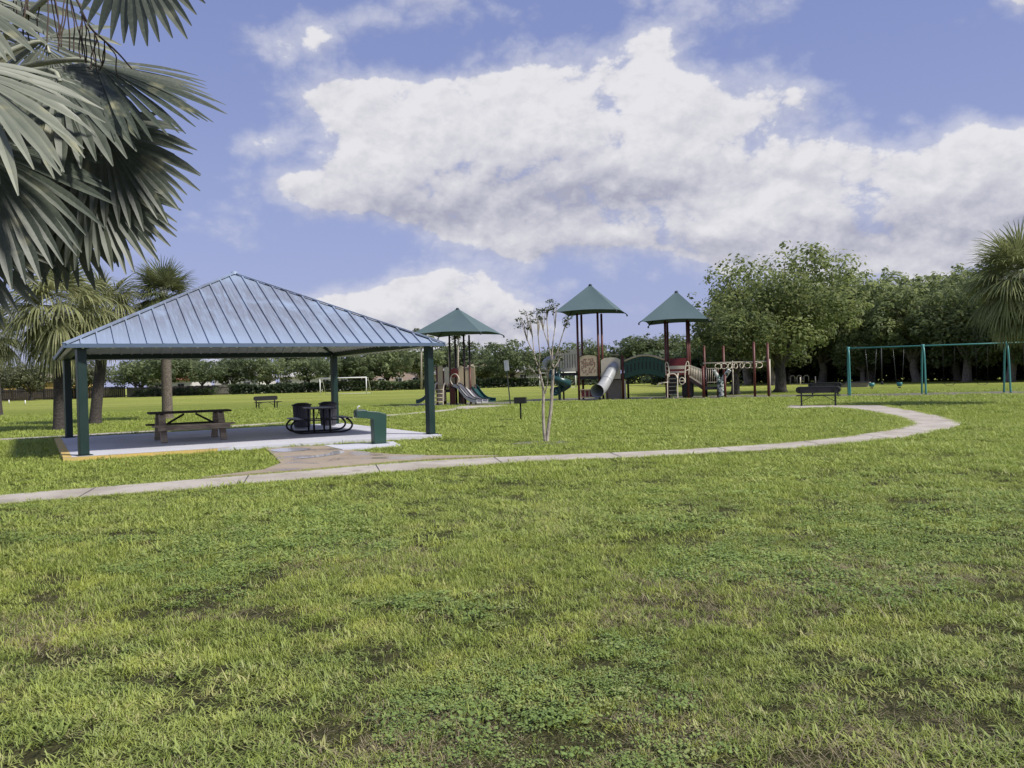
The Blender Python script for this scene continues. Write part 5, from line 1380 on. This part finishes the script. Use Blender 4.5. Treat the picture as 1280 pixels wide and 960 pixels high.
def silver_palm():
    t = empty('silver_fan_palm', (-4.95, 7.3, 0)); tag(t, 'large silver-leaved fan palm overhanging the upper left corner', 'palm tree')
    O = Vector((-4.95, 7.3, 0)); C = Vector((-4.85, 7.2, 4.05)) - O; r = random.Random(12)
    m = MB(); m.tube([(0, 0, -.03), (0, 0, .3), (.0, 0, 1.5), (.05, -.05, 3.0), (C.x, C.y, C.z)], [.30, .25, .22, .22, .25], 16)
    for k in range(22):
        a = k * 2.4; b = C + Vector((0, 0, -.1 - k * .05)); d = Vector((math.cos(a), math.sin(a), 0)); m.bar(b + d * .16, b + d * .34 + Vector((0, 0, .3)), .11, .04)
    m.build('trunk', M['palm_bark'], t)
    def fr(hub, axis, nrm, Rr, span, nseg, g, tint, split=.5, K=6, fold=.32, cup=.2):
        h = Vector(hub) - O; F = Fan(); F.frond(h, axis, nrm, Rr, span, max(14, int(nseg * .72)), g, split * 1.2, tint, r, fold, .22, K, cup)
        o = F.build('frond', M['silver'], t)
        p = MB(); mid = (C + h) / 2 + Vector((0, 0, .12)); p.tube(smooth_poly([C, mid, h, h + Vector(axis).normalized() * Rr * .2], 2), [.034, .014], 7); p.build('leaf_stalk', M['petiole'], o)
    L = [((-3.53, 7.0, 4.37), (.86, -.05, -.40), (.35, -.66, .62), 1.02, 60, 34, .16, .36),
         ((-3.61, 6.75, 4.19), (.42, -.35, -.72), (.30, -.85, .45), .86, 112, 34, .55, .72),
         ((-3.51, 7.15, 3.86), (.66, -.05, -.72), (.35, -.88, .30), .86, 84, 32, .35, .50),
         ((-3.62, 7.1, 3.42), (.66, -.05, -.70), (.30, -.88, .30), .80, 84, 34, .35, .44),
         ((-3.95, 5.95, 3.98), (.72, -.15, -.55), (.20, -.70, .68), 1.04, 74, 34, .55, .70),
         ((-3.98, 6.2, 3.52), (.56, -.10, -.80), (.25, -.80, .50), 1.05, 84, 34, .40, .62),
         ((-4.22, 6.3, 2.95), (.42, 0, -.90), (.35, -.85, .25), .78, 66, 28, .25, .28),
         ((-2.95, 6.6, 5.14), (.25, 0, -.96), (.1, -.98, .15), .74, 60, 20, .2, .50),
         ((-4.1, 7.5, 4.75), (.35, -.1, -.85), (.2, -.95, .2), .82, 105, 32, .4, .55),
         ((-4.0, 7.7, 4.55), (.85, .1, -.12), (.0, -.5, .85), .92, 60, 26, .2, .50),
         ((-3.85, 7.55, 3.95), (.15, .1, -.95), (.2, -.95, .1), 1.02, 104, 34, .2, .36),
         ((-3.98, 7.45, 3.42), (.18, .0, -.97), (.2, -.95, .1), .78, 96, 32, .2, .30),
         ((-4.40, 7.3, 3.55), (.25, .0, -.96), (.25, -.95, .15), .92, 90, 32, .2, .34),
         ((-4.3, 6.5, 4.75), (.45, -.4, -.6), (.3, -.75, .55), .85, 100, 32, .5, .66),
         ((-3.75, 7.3, 3.62), (.45, .1, -.88), (.3, -.92, .15), .80, 90, 32, .25, .34)]
    for a in L: fr(*a)
    for k in range(20):       # the rest of the crown, around and above
        az = R(70) + k * R(220) / 20 + r.uniform(-.1, .1); el = R(r.choice((-15, 10, 35, 58)) + r.uniform(-8, 8))
        d = Vector((math.cos(el) * math.cos(az), math.cos(el) * math.sin(az), math.sin(el))); h = O + C + d * 1.25
        fr(h, d + Vector((0, 0, -.35)), (0, 0, 1), 1.15, 108, 28, .5, .5 + r.uniform(-.15, .15), K=5)
    # hanging flower stalks
    m = MB(); rr = random.Random(3)
    def W(px, py, y): 
        return Vector(((px - 640) * y / 1046.9 * 1.0 + (py - 480) * -.0268 * y / 1046.9, y, 1.6 + ((472.5 - .0268 * (px - 640)) - py) * y / 1046.9)) - O
    main = [(8, -70), (60, -40), (95, -8), (112, 35), (132, 52), (150, 68), (166, 87)]
    m.tube(smooth_poly([W(a, b, 6.85) for a, b in main], 2), [.013, .006], 6)
    for (a, b, n, ln) in ((60, -38, 5, 95), (85, -18, 5, 90), (104, 15, 4, 70), (120, 44, 3, 50), (132, 52, 3, 46), (40, -50, 4, 110), (20, -60, 4, 100)):
        for k in range(n):
            x, y = a, b; pts = [W(x, y, 6.85)]; dx = rr.uniform(-16, 20); yy = 6.85 + rr.uniform(-.25, .25); N_ = 5
            for j in range(1, N_ + 1):
                x += dx / N_ * (1.7 - j * .25) + rr.uniform(-4, 4); y += ln / N_ * rr.uniform(.7, 1.15); pts.append(W(x, y, 6.85 + (yy - 6.85) * j / N_))
            m.tube(smooth_poly(pts, 1), .0055, 5)
    m.build('flower_stalk', M['stalk'], t)
silver_palm()
